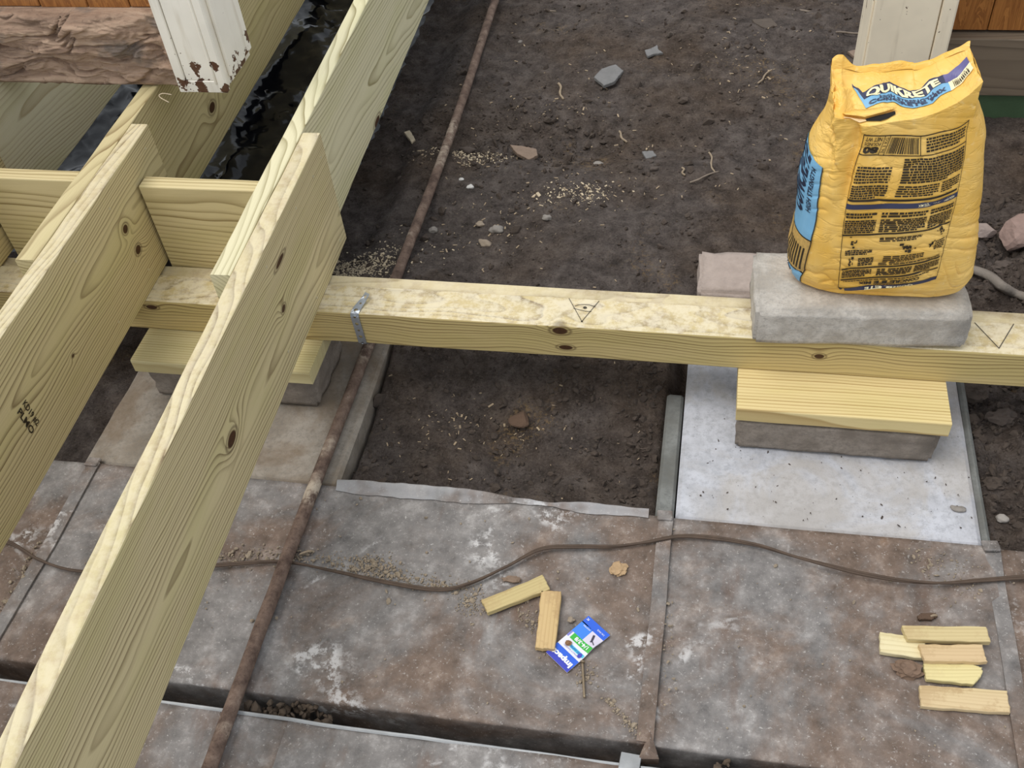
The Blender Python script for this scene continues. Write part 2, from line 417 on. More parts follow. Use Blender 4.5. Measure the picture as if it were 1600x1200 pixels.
# ------------------------------------------------------------------ blocks, planks and footings
def rough_block(name, L, D, H, mat, loc, rz, label, cat='block', seed=0, amp=.0032, rnd=.007, group=None, r=9):
    bm = bmesh.new(); bmesh.ops.create_cube(bm, size=1)
    bmesh.ops.scale(bm, vec=(L, D, H), verts=bm.verts)
    bmesh.ops.bevel(bm, geom=bm.edges[:], offset=rnd, segments=2, affect='EDGES')
    bmesh.ops.subdivide_edges(bm, edges=[e for e in bm.edges if e.calc_length() > .03], cuts=r, use_grid_fill=True)
    bmesh.ops.triangulate(bm, faces=bm.faces)
    C = np.array([v.co[:] for v in bm.verts]); bm.normal_update()
    N = np.array([v.normal[:] for v in bm.verts])
    d = amp*fbm(C[:, 0]*40+seed, C[:, 1]*40, C[:, 2]*40, 3, seed)
    # chipped edges
    ed = (np.abs(np.abs(C[:, 0])-L/2) < rnd*1.3).astype(float)+(np.abs(np.abs(C[:, 1])-D/2) < rnd*1.3)+(np.abs(np.abs(C[:, 2])-H/2) < rnd*1.3)
    d = d - (ed > 1)*np.clip(vn(C[:, 0]*28, C[:, 1]*28, C[:, 2]*28, seed+9), 0, 1)*.006
    C = C + N*d[:, None]
    for v, c in zip(bm.verts, C): v.co = c
    me = bpy.data.meshes.new(name); bm.to_mesh(me); bm.free()
    o = link(name, me, mat, None, True); o.location = loc; o.rotation_euler = (0, 0, rz)
    return tag(o, label, cat, group)
BR = .0484
rb = rough_block('concrete_block', .400, .182, .0905, M_block, (.9178+.2*math.cos(BR)-.091*BR, -.018+.091+.2*BR, .0905/2+.0005), BR,
                 'grey concrete block lying on the beam under the yellow bag', seed=1)
rough_block('concrete_block', .39, .19, .091, M_block2, (1.097, -.108+.095, -.126-.0455), .0, 'grey concrete block on the pale footing, under the right plank', seed=2)
rough_block('concrete_block', .40, .19, .091, M_block2, (-.215, -.088+.095, -.126-.0455), .0, 'shadowed concrete block on the dirty footing beneath the left plank', seed=3)
rough_block('concrete_block', .30, .15, .09, plain('pinkish_block', lin(168, 154, 146), .9, 0, .25, 40, .6, 90), (.95, .345, -.165), .03,
            'pinkish block end peeking out behind the beam, left of the bag', seed=4)
PLK = dict(light=lin(224, 204, 150), dark=lin(160, 128, 72), spacing=.0075, pith=(.0, .045), slope=(.0, .004), wob=.006)
# planks lie flat: thickness along y is the depth
p1 = lumber('bearing_plank', (.897, -.02), (1.303, -.02), .184, .037, -.1255, dict(PLK, pith=(.22, -.03), spacing=.0082), seed=11, n=12)
tag(p1, 'fresh plank offcut under the beam on the pale footing', 'plank')
p2 = lumber('bearing_plank', (-.43, -.01), (-.008, -.01), .184, .037, -.1255, dict(PLK, pith=(.22, -.03), light=lin(218, 206, 160), dark=lin(176, 154, 104)), seed=12, n=12)
tag(p2, 'plank offcut under the beam, crossed by the foreground joist', 'plank')

def slab(name, x0, x1, y0, y1, zt, th, mat, parent=None, amp=.002, n=70, seed=0, rnd=.006):
    xs = np.linspace(x0, x1, n); ys = np.linspace(y0, y1, n)
    X, Y = np.meshgrid(xs, ys, indexing='ij')
    Z = zt + amp*fbm(X*7+seed, Y*7, 0, 4, seed) - rnd*(np.clip(1-(X-x0)/rnd, 0, 1)+np.clip(1-(x1-X)/rnd, 0, 1)+np.clip(1-(Y-y0)/rnd, 0, 1)+np.clip(1-(y1-Y)/rnd, 0, 1))
    P = np.stack([X, Y, Z], -1)
    V = P.reshape(-1, 3).tolist(); Fc = grid_faces(n, n).tolist()
    rim = [i*n for i in range(n)]+[(n-1)*n+j for j in range(1, n)]+[i*n+n-1 for i in range(n-2, -1, -1)]+[j for j in range(n-2, 0, -1)]
    b0 = len(V)
    for r in rim: V.append([V[r][0], V[r][1], zt-th])
    k = len(rim)
    for i in range(k): Fc.append((rim[i], b0+i, b0+(i+1) % k, rim[(i+1) % k]))
    Fc.append(tuple(range(b0, b0+k))[::-1])
    return pyd(name, V, Fc, mat, parent, False)
ft = thing('concrete_footing', (1.08, 0, -.30), 'pale clean concrete footing pad under the yellow bag', 'footing')
slab('pad', .792, 1.366, -.30, .26, -.2175, .10, M_padR, ft, .0012, seed=1)
slab('form_strip', .752, .789, -.30, .045, -.2265, .07, M_form, ft, .003, 40, 2)
slab('form_strip', 1.3675, 1.383, -.30, .16, -.2195, .06, M_form, ft, .002, 30, 3)
ft2 = thing('concrete_footing', (-.2, 0, -.30), 'dirty brown-grey concrete footing pad under the rusty pipe', 'footing')
slab('pad', -.50, .088, -.30, .26, -.2175, .10, M_padL, ft2, .003, 80, 4)

# ------------------------------------------------------------------ soil
def soil_h(x, y):
    h = -.226 + .020*fbm(x*1.7, y*1.7, 0, 3, 3) + .010*fbm(x*7, y*7, 0, 3, 5) + .0045*fbm(x*30, y*30, 0, 3, 8)
    pit = ss(.16, -.05, y)*ss(.0, .1, x)*ss(.86, .74, x)
    h = h - .048*pit
    h = h - .02*ss(.74, .68, x)*0
    # hollow with wood crumbs
    h = h - .040*np.exp(-(((x-.20)/.26)**2+((y-1.02)/.10)**2))
    h = h - .020*np.exp(-(((x-.42)/.10)**2+((y-.98)/.06)**2))
    h = h + .022*np.exp(-(((x-.62)/.22)**2+((y-.85)/.12)**2))
    h = h + .05*np.exp(-(((x-1.0)/.5)**2+((y-1.5)/.35)**2))
    # loose clods right of the pale footing
    r = ss(1.36, 1.45, x)*ss(.85, .55, y)
    h = h - r*.035 + r*(.034*np.abs(fbm(x*11, y*11, 0, 3, 21)) + .016*fbm(x*40, y*40, 0, 3, 22))
    h = h + .03*ss(.8, 1.1, y)*ss(1.3, 1.5, x)
    # under the ducts and footings
    h = h - .16*ss(-.27, -.36, y)
    h = h - .06*ss(-.44, -.56, x)*ss(.4, .1, y)
    h = h - .04*ss(-.02, -.12, x)*ss(.2, .5, y)
    inR = ss(.74, .79, x)*ss(1.395, 1.36, x)*ss(.30, .22, y); inL = ss(-.53, -.48, x)*ss(.10, .07, x)*ss(.30, .22, y)
    h = h - .10*np.maximum(inR, inL)
    return np.where((np.abs(x-.03) < .035) & (y > .2), np.minimum(h, -.2165), h)
xs = np.concatenate([np.linspace(-2.2, -.6, 60), np.linspace(-.59, 1.75, 330), np.linspace(1.76, 3.2, 50)])
ys = np.concatenate([np.linspace(-2.4, -.35, 30), np.linspace(-.34, 1.0, 240), np.linspace(1.006, 2.0, 120), np.linspace(2.02, 4.0, 60)])
X, Y = np.meshgrid(xs, ys, indexing='ij')
gr = grid_obj('ground', np.stack([X, Y, soil_h(X, Y)], -1), M_soil)
tag(gr, 'bare dark brown soil of the crawl space with litter', 'soil', kind='structure')

rng = np.random.default_rng(5)
ICO = None
def ico(sub=1):
    bm = bmesh.new(); bmesh.ops.create_icosphere(bm, subdivisions=sub, radius=1)
    V = np.array([v.co[:] for v in bm.verts]); Fc = np.array([[v.index for v in f.verts] for f in bm.faces]); bm.free(); return V, Fc
IV, IF = ico(1)
CV = np.array([(-1, -1, -1), (1, -1, -1), (1, 1, -1), (-1, 1, -1), (-1, -1, 1), (1, -1, 1), (1, 1, 1), (-1, 1, 1)], float)
CF = np.array([(0, 3, 2, 1), (4, 5, 6, 7), (0, 1, 5, 4), (1, 2, 6, 5), (2, 3, 7, 6), (3, 0, 4, 7)])
def rotm(n):
    q = rng.normal(size=(n, 4)); q /= np.linalg.norm(q, axis=1)[:, None]; a, b, c, d = q.T
    return np.stack([np.stack([1-2*(c*c+d*d), 2*(b*c-a*d), 2*(b*d+a*c)], -1), np.stack([2*(b*c+a*d), 1-2*(b*b+d*d), 2*(c*d-a*b)], -1),
                     np.stack([2*(b*d-a*c), 2*(c*d+a*b), 1-2*(b*b+c*c)], -1)], 1)
def scatter(name, XY, Z, sizes, mat, label, cat, base='ico', flat=(1, 1, .6), parent=None):
    n = len(XY); BV, BF = (IV, IF) if base == 'ico' else (CV, CF)
    sc = np.asarray(sizes)[:, None]*np.array(flat)[None]*rng.uniform(.6, 1.4, (n, 3))
    V = BV[None]*(1+(rng.uniform(-.28, .28, (n, len(BV), 1)) if base == 'ico' else 0))
    V = V*sc[:, None]
    if base == 'ico': R = rotm(n)
    else:
        a = rng.uniform(0, 2*np.pi, n); t = rng.normal(0, .25, n); z = np.zeros(n); o = np.ones(n)
        Rz = np.stack([np.stack([np.cos(a), -np.sin(a), z], -1), np.stack([np.sin(a), np.cos(a), z], -1), np.stack([z, z, o], -1)], 1)
        Rx = np.stack([np.stack([np.cos(t), z, np.sin(t)], -1), np.stack([z, o, z], -1), np.stack([-np.sin(t), z, np.cos(t)], -1)], 1)
        R = Rz @ Rx
    V = np.einsum('nij,nkj->nki', R, V) + np.stack([XY[:, 0], XY[:, 1], Z], -1)[:, None]
    Fc = (BF[None]+np.arange(n)[:, None, None]*len(BV)).reshape(-1, BF.shape[1])
    me = bpy.data.meshes.new(name); me.from_pydata(V.reshape(-1, 3).tolist(), [], Fc.tolist()); me.update()
    o = link(name, me, mat, parent)
    return tag(o, label, cat, None, 'stuff')
def blob(px, py, sx, sy, n, z=-.22):
    c = at(px, py, z)
    return np.stack([rng.normal(c[0], sx, n), rng.normal(c[1], sy, n)], -1)
def keep(XY, f): return XY[f(XY[:, 0], XY[:, 1])]
clear = lambda x, y: ~((y < .27) & (((x > .74) & (x < 1.39)) | ((x > -.52) & (x < .10)))) & (y > -.29) & ~((np.abs(x-.045) < .02))
M_clod = plain('soil_crumb', lin(74, 64, 57), .95, 0, .6, 30, .4)
M_chip = plain('wood_litter', lin(160, 142, 118), .9, 0, .75, 45)
M_saw = plain('sawdust', lin(196, 180, 154), .9, 0, .5, 70)
XY = np.concatenate([np.stack([rng.uniform(-.1, 1.9, 3200), rng.uniform(-.28, 2.4, 3200)], -1),
                     np.stack([rng.uniform(1.38, 2.0, 4200), rng.uniform(-.28, .8, 4200)], -1),
                     np.stack([rng.uniform(.09, .75, 500), rng.uniform(-.28, .2, 500)], -1), blob(740, 200, .22, .10, 420), blob(860, 230, .2, .1, 300), blob(1010, 620, .03, .18, 160)])
XY = keep(XY, clear)
scatter('soil_crumbs', XY, soil_h(XY[:, 0], XY[:, 1])+.001, rng.gamma(1.6, .0021, len(XY))+.0010, M_clod, 'loose dark soil crumbs scattered over the bare ground', 'soil')
XY = np.concatenate([np.stack([rng.uniform(0, 1.3, 420), rng.uniform(-.26, 2.3, 420)], -1), blob(730, 235, .09, .035, 120), blob(910, 300, .10, .05, 90),
                     blob(1160, 110, .09, .09, 130), blob(690, 640, .06, .05, 60), blob(850, 170, .12, .05, 90), blob(790, 660, .05, .04, 30), blob(770, 355, .08, .06, 60)])
XY = keep(XY, clear)
scatter('wood_litter', XY, soil_h(XY[:, 0], XY[:, 1])+.0015, np.minimum(rng.gamma(1.3, .0009, len(XY))+.0006, .0034), M_chip, 'small pale wood chips littering the dark soil', 'litter', 'box', (1.6, .55, .3))
XY = np.concatenate([blob(565, 410, .05, .035, 700), blob(735, 232, .05, .02, 260), blob(890, 305, .05, .03, 130), blob(925, 300, .025, .02, 90), blob(620, 400, .06, .05, 120), blob(530, 395, .04, .03, 250)])
XY = keep(XY, clear)
scatter('sawdust', XY, soil_h(XY[:, 0], XY[:, 1])+.001, rng.gamma(1.5, .0006, len(XY))+.0005, M_saw, 'pale sawdust dropped on the soil behind the beam', 'sawdust', 'box', (1.4, .7, .4))

# ------------------------------------------------------------------ ducts
ZD = -.2105
YB0, YF0 = -.303, -.773
def dz(x, y, seed=0):
    return .0030*fbm(x*3.2+seed, y*3.2, 0, 3, 40+seed) - .004*np.sin(np.clip((y-YF0)/(YB0-YF0), 0, 1)*np.pi)
def duct_panel(name, x0, x1, yb, yf, mat, parent, seed, side=.22, nx=70):
    ys = np.concatenate([[yb]*4, np.linspace(yb-.001, yf+.001, 50), [yf]*5]); zz = np.concatenate([[-side, -.08, -.03, -.006], np.zeros(50), [-.006, -.03, -.06, -.1, -side]])
    xs = np.linspace(x0, x1, nx); X, Yv = np.meshgrid(xs, ys, indexing='ij'); Z = np.broadcast_to(zz, X.shape)
    top = (Z == 0)
    D = dz(X, Yv, seed)
    P = np.stack([X, Yv + np.where(top, 0, .0015*fbm(X*9, Z*20, 0, 2, seed)), ZD + Z + D*np.where(Z > -.02, 1, 0)], -1)
    return grid_obj(name, P, mat, parent, True)
dA = thing('sheet_metal_duct', (.5, -.54, -.43), 'wide dusty sheet metal duct in front of the footings, scrap shims lying on it', 'duct')
seams = [-1.7, -1.09, -.468, .774, 1.378, 2.0]
for i in range(5): duct_panel('duct_panel', seams[i], seams[i+1], YB0, YF0, M_duct if i % 2 == 0 else M_duct2, dA, i, nx=110 if i == 2 else 60)
def box(name, c, s, mat, parent, rz=0, rx=0, ry=0, bev=.001):
    bm = bmesh.new(); bmesh.ops.create_cube(bm, size=1); bmesh.ops.scale(bm, vec=s, verts=bm.verts)
    if bev: bmesh.ops.bevel(bm, geom=bm.edges[:], offset=bev, segments=1, affect='EDGES')
    M = Matrix.Translation(c) @ Matrix.Rotation(rz, 4, 'Z') @ Matrix.Rotation(rx, 4, 'X') @ Matrix.Rotation(ry, 4, 'Y')
    bm.transform(M); me = bpy.data.meshes.new(name); bm.to_mesh(me); bm.free()
    return link(name, me, mat, parent)
def cleat(x, y0, y1, parent, wd=.028, off=0.):
    n = 40; ys = np.linspace(y0, y1, n); pr = [(-wd/2, 0), (-wd/2, .0032), (wd/2-.003, .0042), (wd/2, .0042), (wd/2, .0)]
    P = np.zeros((n, 5, 3))
    for j, (a, b) in enumerate(pr):
        P[:, j, 0] = x+a+.001*fbm(ys*8, 0, 0, 2, 3); P[:, j, 1] = ys; P[:, j, 2] = ZD+b+np.maximum(dz(x+a, ys, 1), dz(x+a, ys, 2))+.001
    return grid_obj('seam_cleat', P, M_cleat, parent, False)
for i, x in enumerate(seams[1:5]):
    cleat(x, YF0+.002, YB0-.002, dA)
    # folded end tab at the back edge
    t = box('corner_tab', (x-.002, YB0-.002, ZD+.006), (.030, .026, .007), M_cleat, dA, rz=.05*(i-1), rx=-.2, bev=.002)
# triangular tab folded over the front end of the cleat
def tri_tab(px, py, parent):
    c = at(px, py, ZD+.006)
    V = [(c[0]-.018, c[1]-.022, ZD+.001), (c[0]+.016, c[1]-.018, ZD+.002), (c[0]-.002, c[1]+.026, ZD+.008), (c[0]-.001, c[1]-.008, ZD+.016)]
    V += [(c[0]-.018, c[1]-.022, ZD-.02), (c[0]+.016, c[1]-.018, ZD-.02)]
    pyd('corner_tab', V, [(0, 3, 2), (3, 1, 2), (0, 1, 3), (0, 2, 1), (0, 4, 5, 1)], M_cleat, parent)
tri_tab(1016, 1166, dA)
# curled lip along the back edge
def lip(xs, hs, parent):
    n = 80; x = np.linspace(xs[0], xs[-1], n); h = np.interp(x, xs, hs); h = h + .0015*fbm(x*30, 0, 0, 2, 8)*(h > .003)
    P = np.zeros((n, 6, 3)); 
    for j, (a, b) in enumerate(((-.018, .0), (-.010, .10), (-.003, .5), (.003, .9), (.007, 1.0), (.008, .9))):
        P[:, j] = np.stack([x, YB0+a*np.clip(h/.012, .3, 1.2)+.003, ZD+.0022+h*b+dz(x, YB0-.01, 2)], -1)
    o = grid_obj('back_lip', P, duct_mat('lip_metal_%d' % int(xs[0]*100), 5.5+xs[0], .5), parent, True)
    o['label'] = 'curled bare metal lip along the back edge'
lip([.09, .16, .3, .4, .47, .52, .56], [.010, .013, .013, .011, .006, .003, .001], dA)
lip([.53, .57, .62, .68, .74], [.001, .006, .010, .010, .008], dA)
dB = thing('sheet_metal_duct', (.5, -1.0, -.43), 'nearer sheet metal duct along the bottom edge beyond the dark gap', 'duct')
YB1 = -.812
for i, (a, b) in enumerate(((-1.7, -1.07), (-1.07, .155), (.155, .752), (.752, 2.0))):
    duct_panel('duct_panel', a, b, YB1, -1.35, M_duct2 if i % 2 == 0 else M_duct, dB, 10+i, nx=60)
cleat(.752, -1.34, YB1, dB, .03)
t = box('corner_tab', (.752, YB1+.004, ZD+.004), (.034, .034, .004), M_clean, dB, rz=-.05, rx=-.3)
P = np.zeros((90, 4, 3)); x = np.linspace(-1.7, .735, 90)
for j, (a, b) in enumerate(((-.005, .0), (-.002, .003), (.0005, .0036), (.0015, .001))):
    P[:, j] = np.stack([x, YB1+a+.0012*fbm(x*9, 0, 0, 2, 2), ZD+b+.001*fbm(x*14, 1, 0, 2, 4)], -1)
grid_obj('back_lip', P, M_clean, dB, True)
P = P.copy(); x2 = np.linspace(.77, 2.0, 90); P[..., 0] = x2[:, None]
grid_obj('back_lip', P, M_clean, dB, True)
# rotten fill in the gap
def crust(px, py, sx, sy, n, name, label):
    XY = np.stack([rng.normal(at(px, py, -.23)[0], sx, n), rng.uniform(-.808, -.777, n)], -1)
    scatter(name, XY, rng.uniform(-.255, -.222, n), rng.uniform(.004, .010, n), plain(name+'_m', lin(92, 79, 67), .95, 0, .4, 50), label, 'debris')
crust(455, 1108, .035, .01, 60, 'rotten_crust', 'crumbled brown crust clinging in the gap between ducts below the pipe')
crust(1128, 1180, .014, .01, 30, 'rotten_crust', 'brown crumbs caught in the gap between ducts right of the cleat')

# gravel and dust on the duct
def along(pts, n, w):
    pts = np.array([at(x, y, ZD)[:2] for x, y in pts]); seg = np.r_[0, np.cumsum(np.linalg.norm(np.diff(pts, axis=0), axis=1))]
    u = rng.uniform(0, seg[-1], n)
    return np.stack([np.interp(u, seg, pts[:, 0]), np.interp(u, seg, pts[:, 1])], -1)+rng.normal(0, w, (n, 2))
XY = np.concatenate([along([(345, 868), (420, 868), (480, 868), (560, 885), (640, 905), (700, 915), (750, 925)], 900, .010), along([(560, 880), (610, 890)], 320, .013),
                     blob(735, 945, .018, .013, 120, ZD), blob(830, 965, .02, .016, 90, ZD), along([(945, 1090), (1003, 1155)], 130, .004), blob(915, 1062, .012, .016, 60, ZD),
                     along([(1044, 940), (1046, 1000), (1044, 1110)], 60, .006), blob(1500, 900, .025, .03, 60, ZD), blob(1460, 880, .02, .02, 50, ZD),
                     along([(60, 855), (20, 930), (0, 950)], 160, .012), np.stack([rng.uniform(-.4, 1.6, 260), rng.uniform(-.76, -.32, 260)], -1)])
XY = keep(XY, lambda x, y: (y < YB0-.006) & (y > YF0+.006))
scatter('duct_grit', XY, ZD+np.maximum(dz(XY[:, 0], XY[:, 1], 2), dz(XY[:, 0], XY[:, 1], 3))+.0015, rng.gamma(1.4, .0008, len(XY))+.0005,
        plain('grit', lin(150, 136, 118), .95, 0, .55, 90), 'tan grit and sawdust strewn along the cable on the duct', 'grit')
XY = np.stack([rng.uniform(.8, 1.36, 200), rng.uniform(-.29, -.02, 200)], -1)
scatter('footing_specks', XY, np.full(len(XY), -.2155), rng.gamma(1.2, .0006, len(XY))+.0003, M_clod, 'dark soil specks sprinkled over the pale footing', 'soil', 'ico', (1.3, .8, .4))

# ------------------------------------------------------------------ pipe and cable
def tube(name, pts, r, mat, nseg=12, per=8, jit=0., parent=None):
    pts = np.array(pts, float); n = len(pts)
    # Catmull-Rom
    Q = []
    for i in range(n-1):
        p0, p1, p2, p3 = pts[max(i-1, 0)], pts[i], pts[i+1], pts[min(i+2, n-1)]
        for t in np.linspace(0, 1, per, endpoint=False):
            Q.append(.5*((2*p1)+(-p0+p2)*t+(2*p0-5*p1+4*p2-p3)*t*t+(-p0+3*p1-3*p2+p3)*t**3))
    Q.append(pts[-1]); Q = np.array(Q); T = np.gradient(Q, axis=0); T /= np.linalg.norm(T, axis=1)[:, None]
    up = np.array([0, 0, 1.]); Nn = np.cross(T, up); Nn /= np.linalg.norm(Nn, axis=1)[:, None]; B = np.cross(Nn, T)
    a = np.linspace(0, 2*np.pi, nseg, endpoint=False)
    rr = r*(1+jit*fbm(np.arange(len(Q))[:, None]*.35, a[None]*1.5, 0, 2, 3))
    P = Q[:, None]+rr[..., None]*(np.cos(a)[None, :, None]*Nn[:, None]+np.sin(a)[None, :, None]*B[:, None])
    V = P.reshape(-1, 3).tolist(); m = nseg; k = len(Q); Fc = []
    for i in range(k-1):
        for j in range(m): Fc.append((i*m+j, i*m+(j+1) % m, (i+1)*m+(j+1) % m, (i+1)*m+j))
    Fc.append(tuple(range(m-1, -1, -1))); Fc.append(tuple((k-1)*m+j for j in range(m)))
    return pyd(name, V, Fc, mat, parent, True)
def rust_mat():
    g = G('rusty_pipe'); co = g.co
    a = g.noise(co, 30, 6, .7); b = g.noise(co, 7, 4, .6); c = g.noise(co, 180, 4, .7)
    col = g.ramp(a, [(.3, lin(80, 64, 57)), (.55, lin(128, 108, 96)), (.75, lin(160, 142, 128))])
    col = g.mix(g.m_('MULTIPLY', g.mr(b, .52, .66), g.mr(a, .42, .6)), col, lin(196, 182, 164))
    col = g.mix(g.mr(c, .55, .75, 0, .6), col, lin(58, 40, 34))
    return g.done(col, .85, g.bump(g.m_('ADD', c, a), .6, .003), .1, .25)
pp = [at(330, 1192, -.197), at(445, 880, -.197), at(570, 555, -.2045), at(628, 410, -.2035), at(680, 276, -.204), at(724, 152, -.204), at(773, 2, -.203)]
d = pp[0]-pp[1]; pp = [pp[0]+d*.8]+pp+[pp[-1]+(pp[-1]-pp[-2])*1.0]
tag(tube('rusty_pipe', pp, .0133, rust_mat(), 16, 26, .05), 'long rusty steel pipe running under the beam and across the ducts', 'pipe')
cb = [(-60, 825), (15, 848), (60, 874), (120, 892), (220, 893), (340, 883), (440, 878), (520, 892), (600, 909), (680, 921), (730, 913), (790, 886), (845, 858), (900, 854), (960, 854), (1010, 847), (1060, 838),
      (1110, 840), (1180, 851), (1240, 869), (1300, 885), (1350, 897), (1410, 907), (1470, 911), (1530, 907), (1600, 902), (1700, 900), (1850, 915), (2050, 945)]
def lift(px): return ZD+.0075+.012*math.exp(-((px-1330)/130)**2)+.004*math.exp(-((px-850)/60)**2)-.003*math.exp(-((px-440)/60)**2)
g = G('cable_sheath')
M_cable = g.done(g.mix(g.noise(g.co, 40, 4), lin(58, 46, 38), lin(98, 80, 66)), .75)
cab = thing('old_cable', tuple(at(800, 884, ZD)), 'thin brown two-strand electric cable snaking across the dusty duct', 'cable')
for sgn in (-1, 1):
    P = []
    for k, (x, y) in enumerate(cb):
        p = at(x, y, lift(x)); tw = 2.2*k; P.append(p+np.array([0, .0020*sgn*math.cos(tw*.35), .0014*sgn*math.sin(tw*.35)]))
    tube('strand', P, .0026, M_cable, 8, 8, .05, cab)

# ------------------------------------------------------------------ scrap shims
def prism(name, quad, z0, th, mat, label, cat, seed=0, rough=.0006):
    """quad: plan points; a thin slab with bevelled edges and slightly uneven outline"""
    pts = [np.array(p[:2]) for p in quad]; out = []
    for a, b in zip(pts, pts[1:]+pts[:1]):
        for t in np.linspace(0, 1, 8, endpoint=False): out.append(a+(b-a)*t)
    out = np.array(out)+rough*rng.normal(size=(len(out), 2)); n = len(out); c = out.mean(0)
    ins = c+(out-c)*(1-.0016/np.linalg.norm(out-c, axis=1))[:, None]
    V = [(*p, z0) for p in out]+[(*p, z0+th-.0012) for p in out]+[(*p, z0+th) for p in ins]
    Fc = [tuple(range(n))[::-1], tuple(range(2*n, 3*n))]
    for i in range(n):
        j = (i+1) % n; Fc += [(i, j, n+j, n+i), (n+i, n+j, 2*n+j, 2*n+i)]
    # object origin at the piece with local x along its long side
    L = [np.linalg.norm(pts[(k+1) % len(pts)]-pts[k]) for k in range(len(pts))]; k = int(np.argmax(L)); dd = pts[(k+1) % len(pts)]-pts[k]
    M = Matrix.Translation((c[0], c[1], z0)) @ Matrix.Rotation(math.atan2(dd[1], dd[0]), 4, 'Z'); Mi = M.inverted()
    me = bpy.data.meshes.new(name); me.from_pydata([tuple(Mi @ Vector(v)) for v in V], [], Fc); me.update()
    bm = bmesh.new(); bm.from_mesh(me); bmesh.ops.recalc_face_normals(bm, faces=bm.faces); bm.to_mesh(me); bm.free()
    o = link(name, me, mat); o.matrix_basis = M
    return tag(o, label, cat)
def swood(i, light, dark, sp=.006, blotch=.5):
    return wood('shim_wood_%d' % i, light, dark, pith=(.03, -.01), slope=(.02, .02), spacing=sp, wob=.01, blotch=blotch, blotch_col=lin(170, 140, 100), seed=i*3.3, amp=.5)
zt = ZD+.003
def shim(i, px, th, label, light, dark, zb=zt, sp=.006, blotch=.5):
    return prism('wood_shim', [at(x, y, zb+th) for x, y in px], zb, th, swood(i, light, dark, sp, blotch), label, 'shim', i)
shim(1, [(752, 937), (762, 957), (859, 920), (848, 898)], .011, 'greenish scrap shim lying slanted beside the cable', lin(196, 178, 128), lin(150, 128, 84))
shim(2, [(846, 922), (836, 1011), (867, 1014), (877, 923)], .011, 'worn upright scrap shim partly covering the blue card', lin(204, 176, 128), lin(160, 126, 80), blotch=.8)
shim(3, [(1375, 987), (1375, 1018), (1446, 1029), (1446, 997)], .010, 'pale striped scrap shim at the left of the pile, tucked under two others', lin(224, 212, 172), lin(178, 160, 112), sp=.008, blotch=.2)
shim(4, [(1409, 977), (1419, 999), (1548, 1003), (1541, 979)], .012, 'topmost olive scrap shim of the pile on the duct', lin(204, 186, 140), lin(158, 136, 90), zb=zt+.011)
shim(5, [(1436, 1006), (1445, 1032), (1543, 1034), (1535, 1007)], .010, 'tan scrap shim in the middle of the pile on the duct', lin(208, 182, 142), lin(166, 138, 98), zb=zt+.0105)
shim(6, [(1443, 1036), (1448, 1061), (1521, 1069), (1530, 1060), (1536, 1050), (1534, 1043), (1520, 1037)], .010,
     'yellow scrap shim with a splintered right end', lin(220, 206, 152), lin(164, 146, 94), sp=.005, blotch=.2)
shim(7, [(1436, 1070), (1440, 1104), (1579, 1113), (1574, 1079)], .009, 'separate wide tan scrap shim below the pile', lin(210, 188, 148), lin(166, 140, 102), blotch=.7)

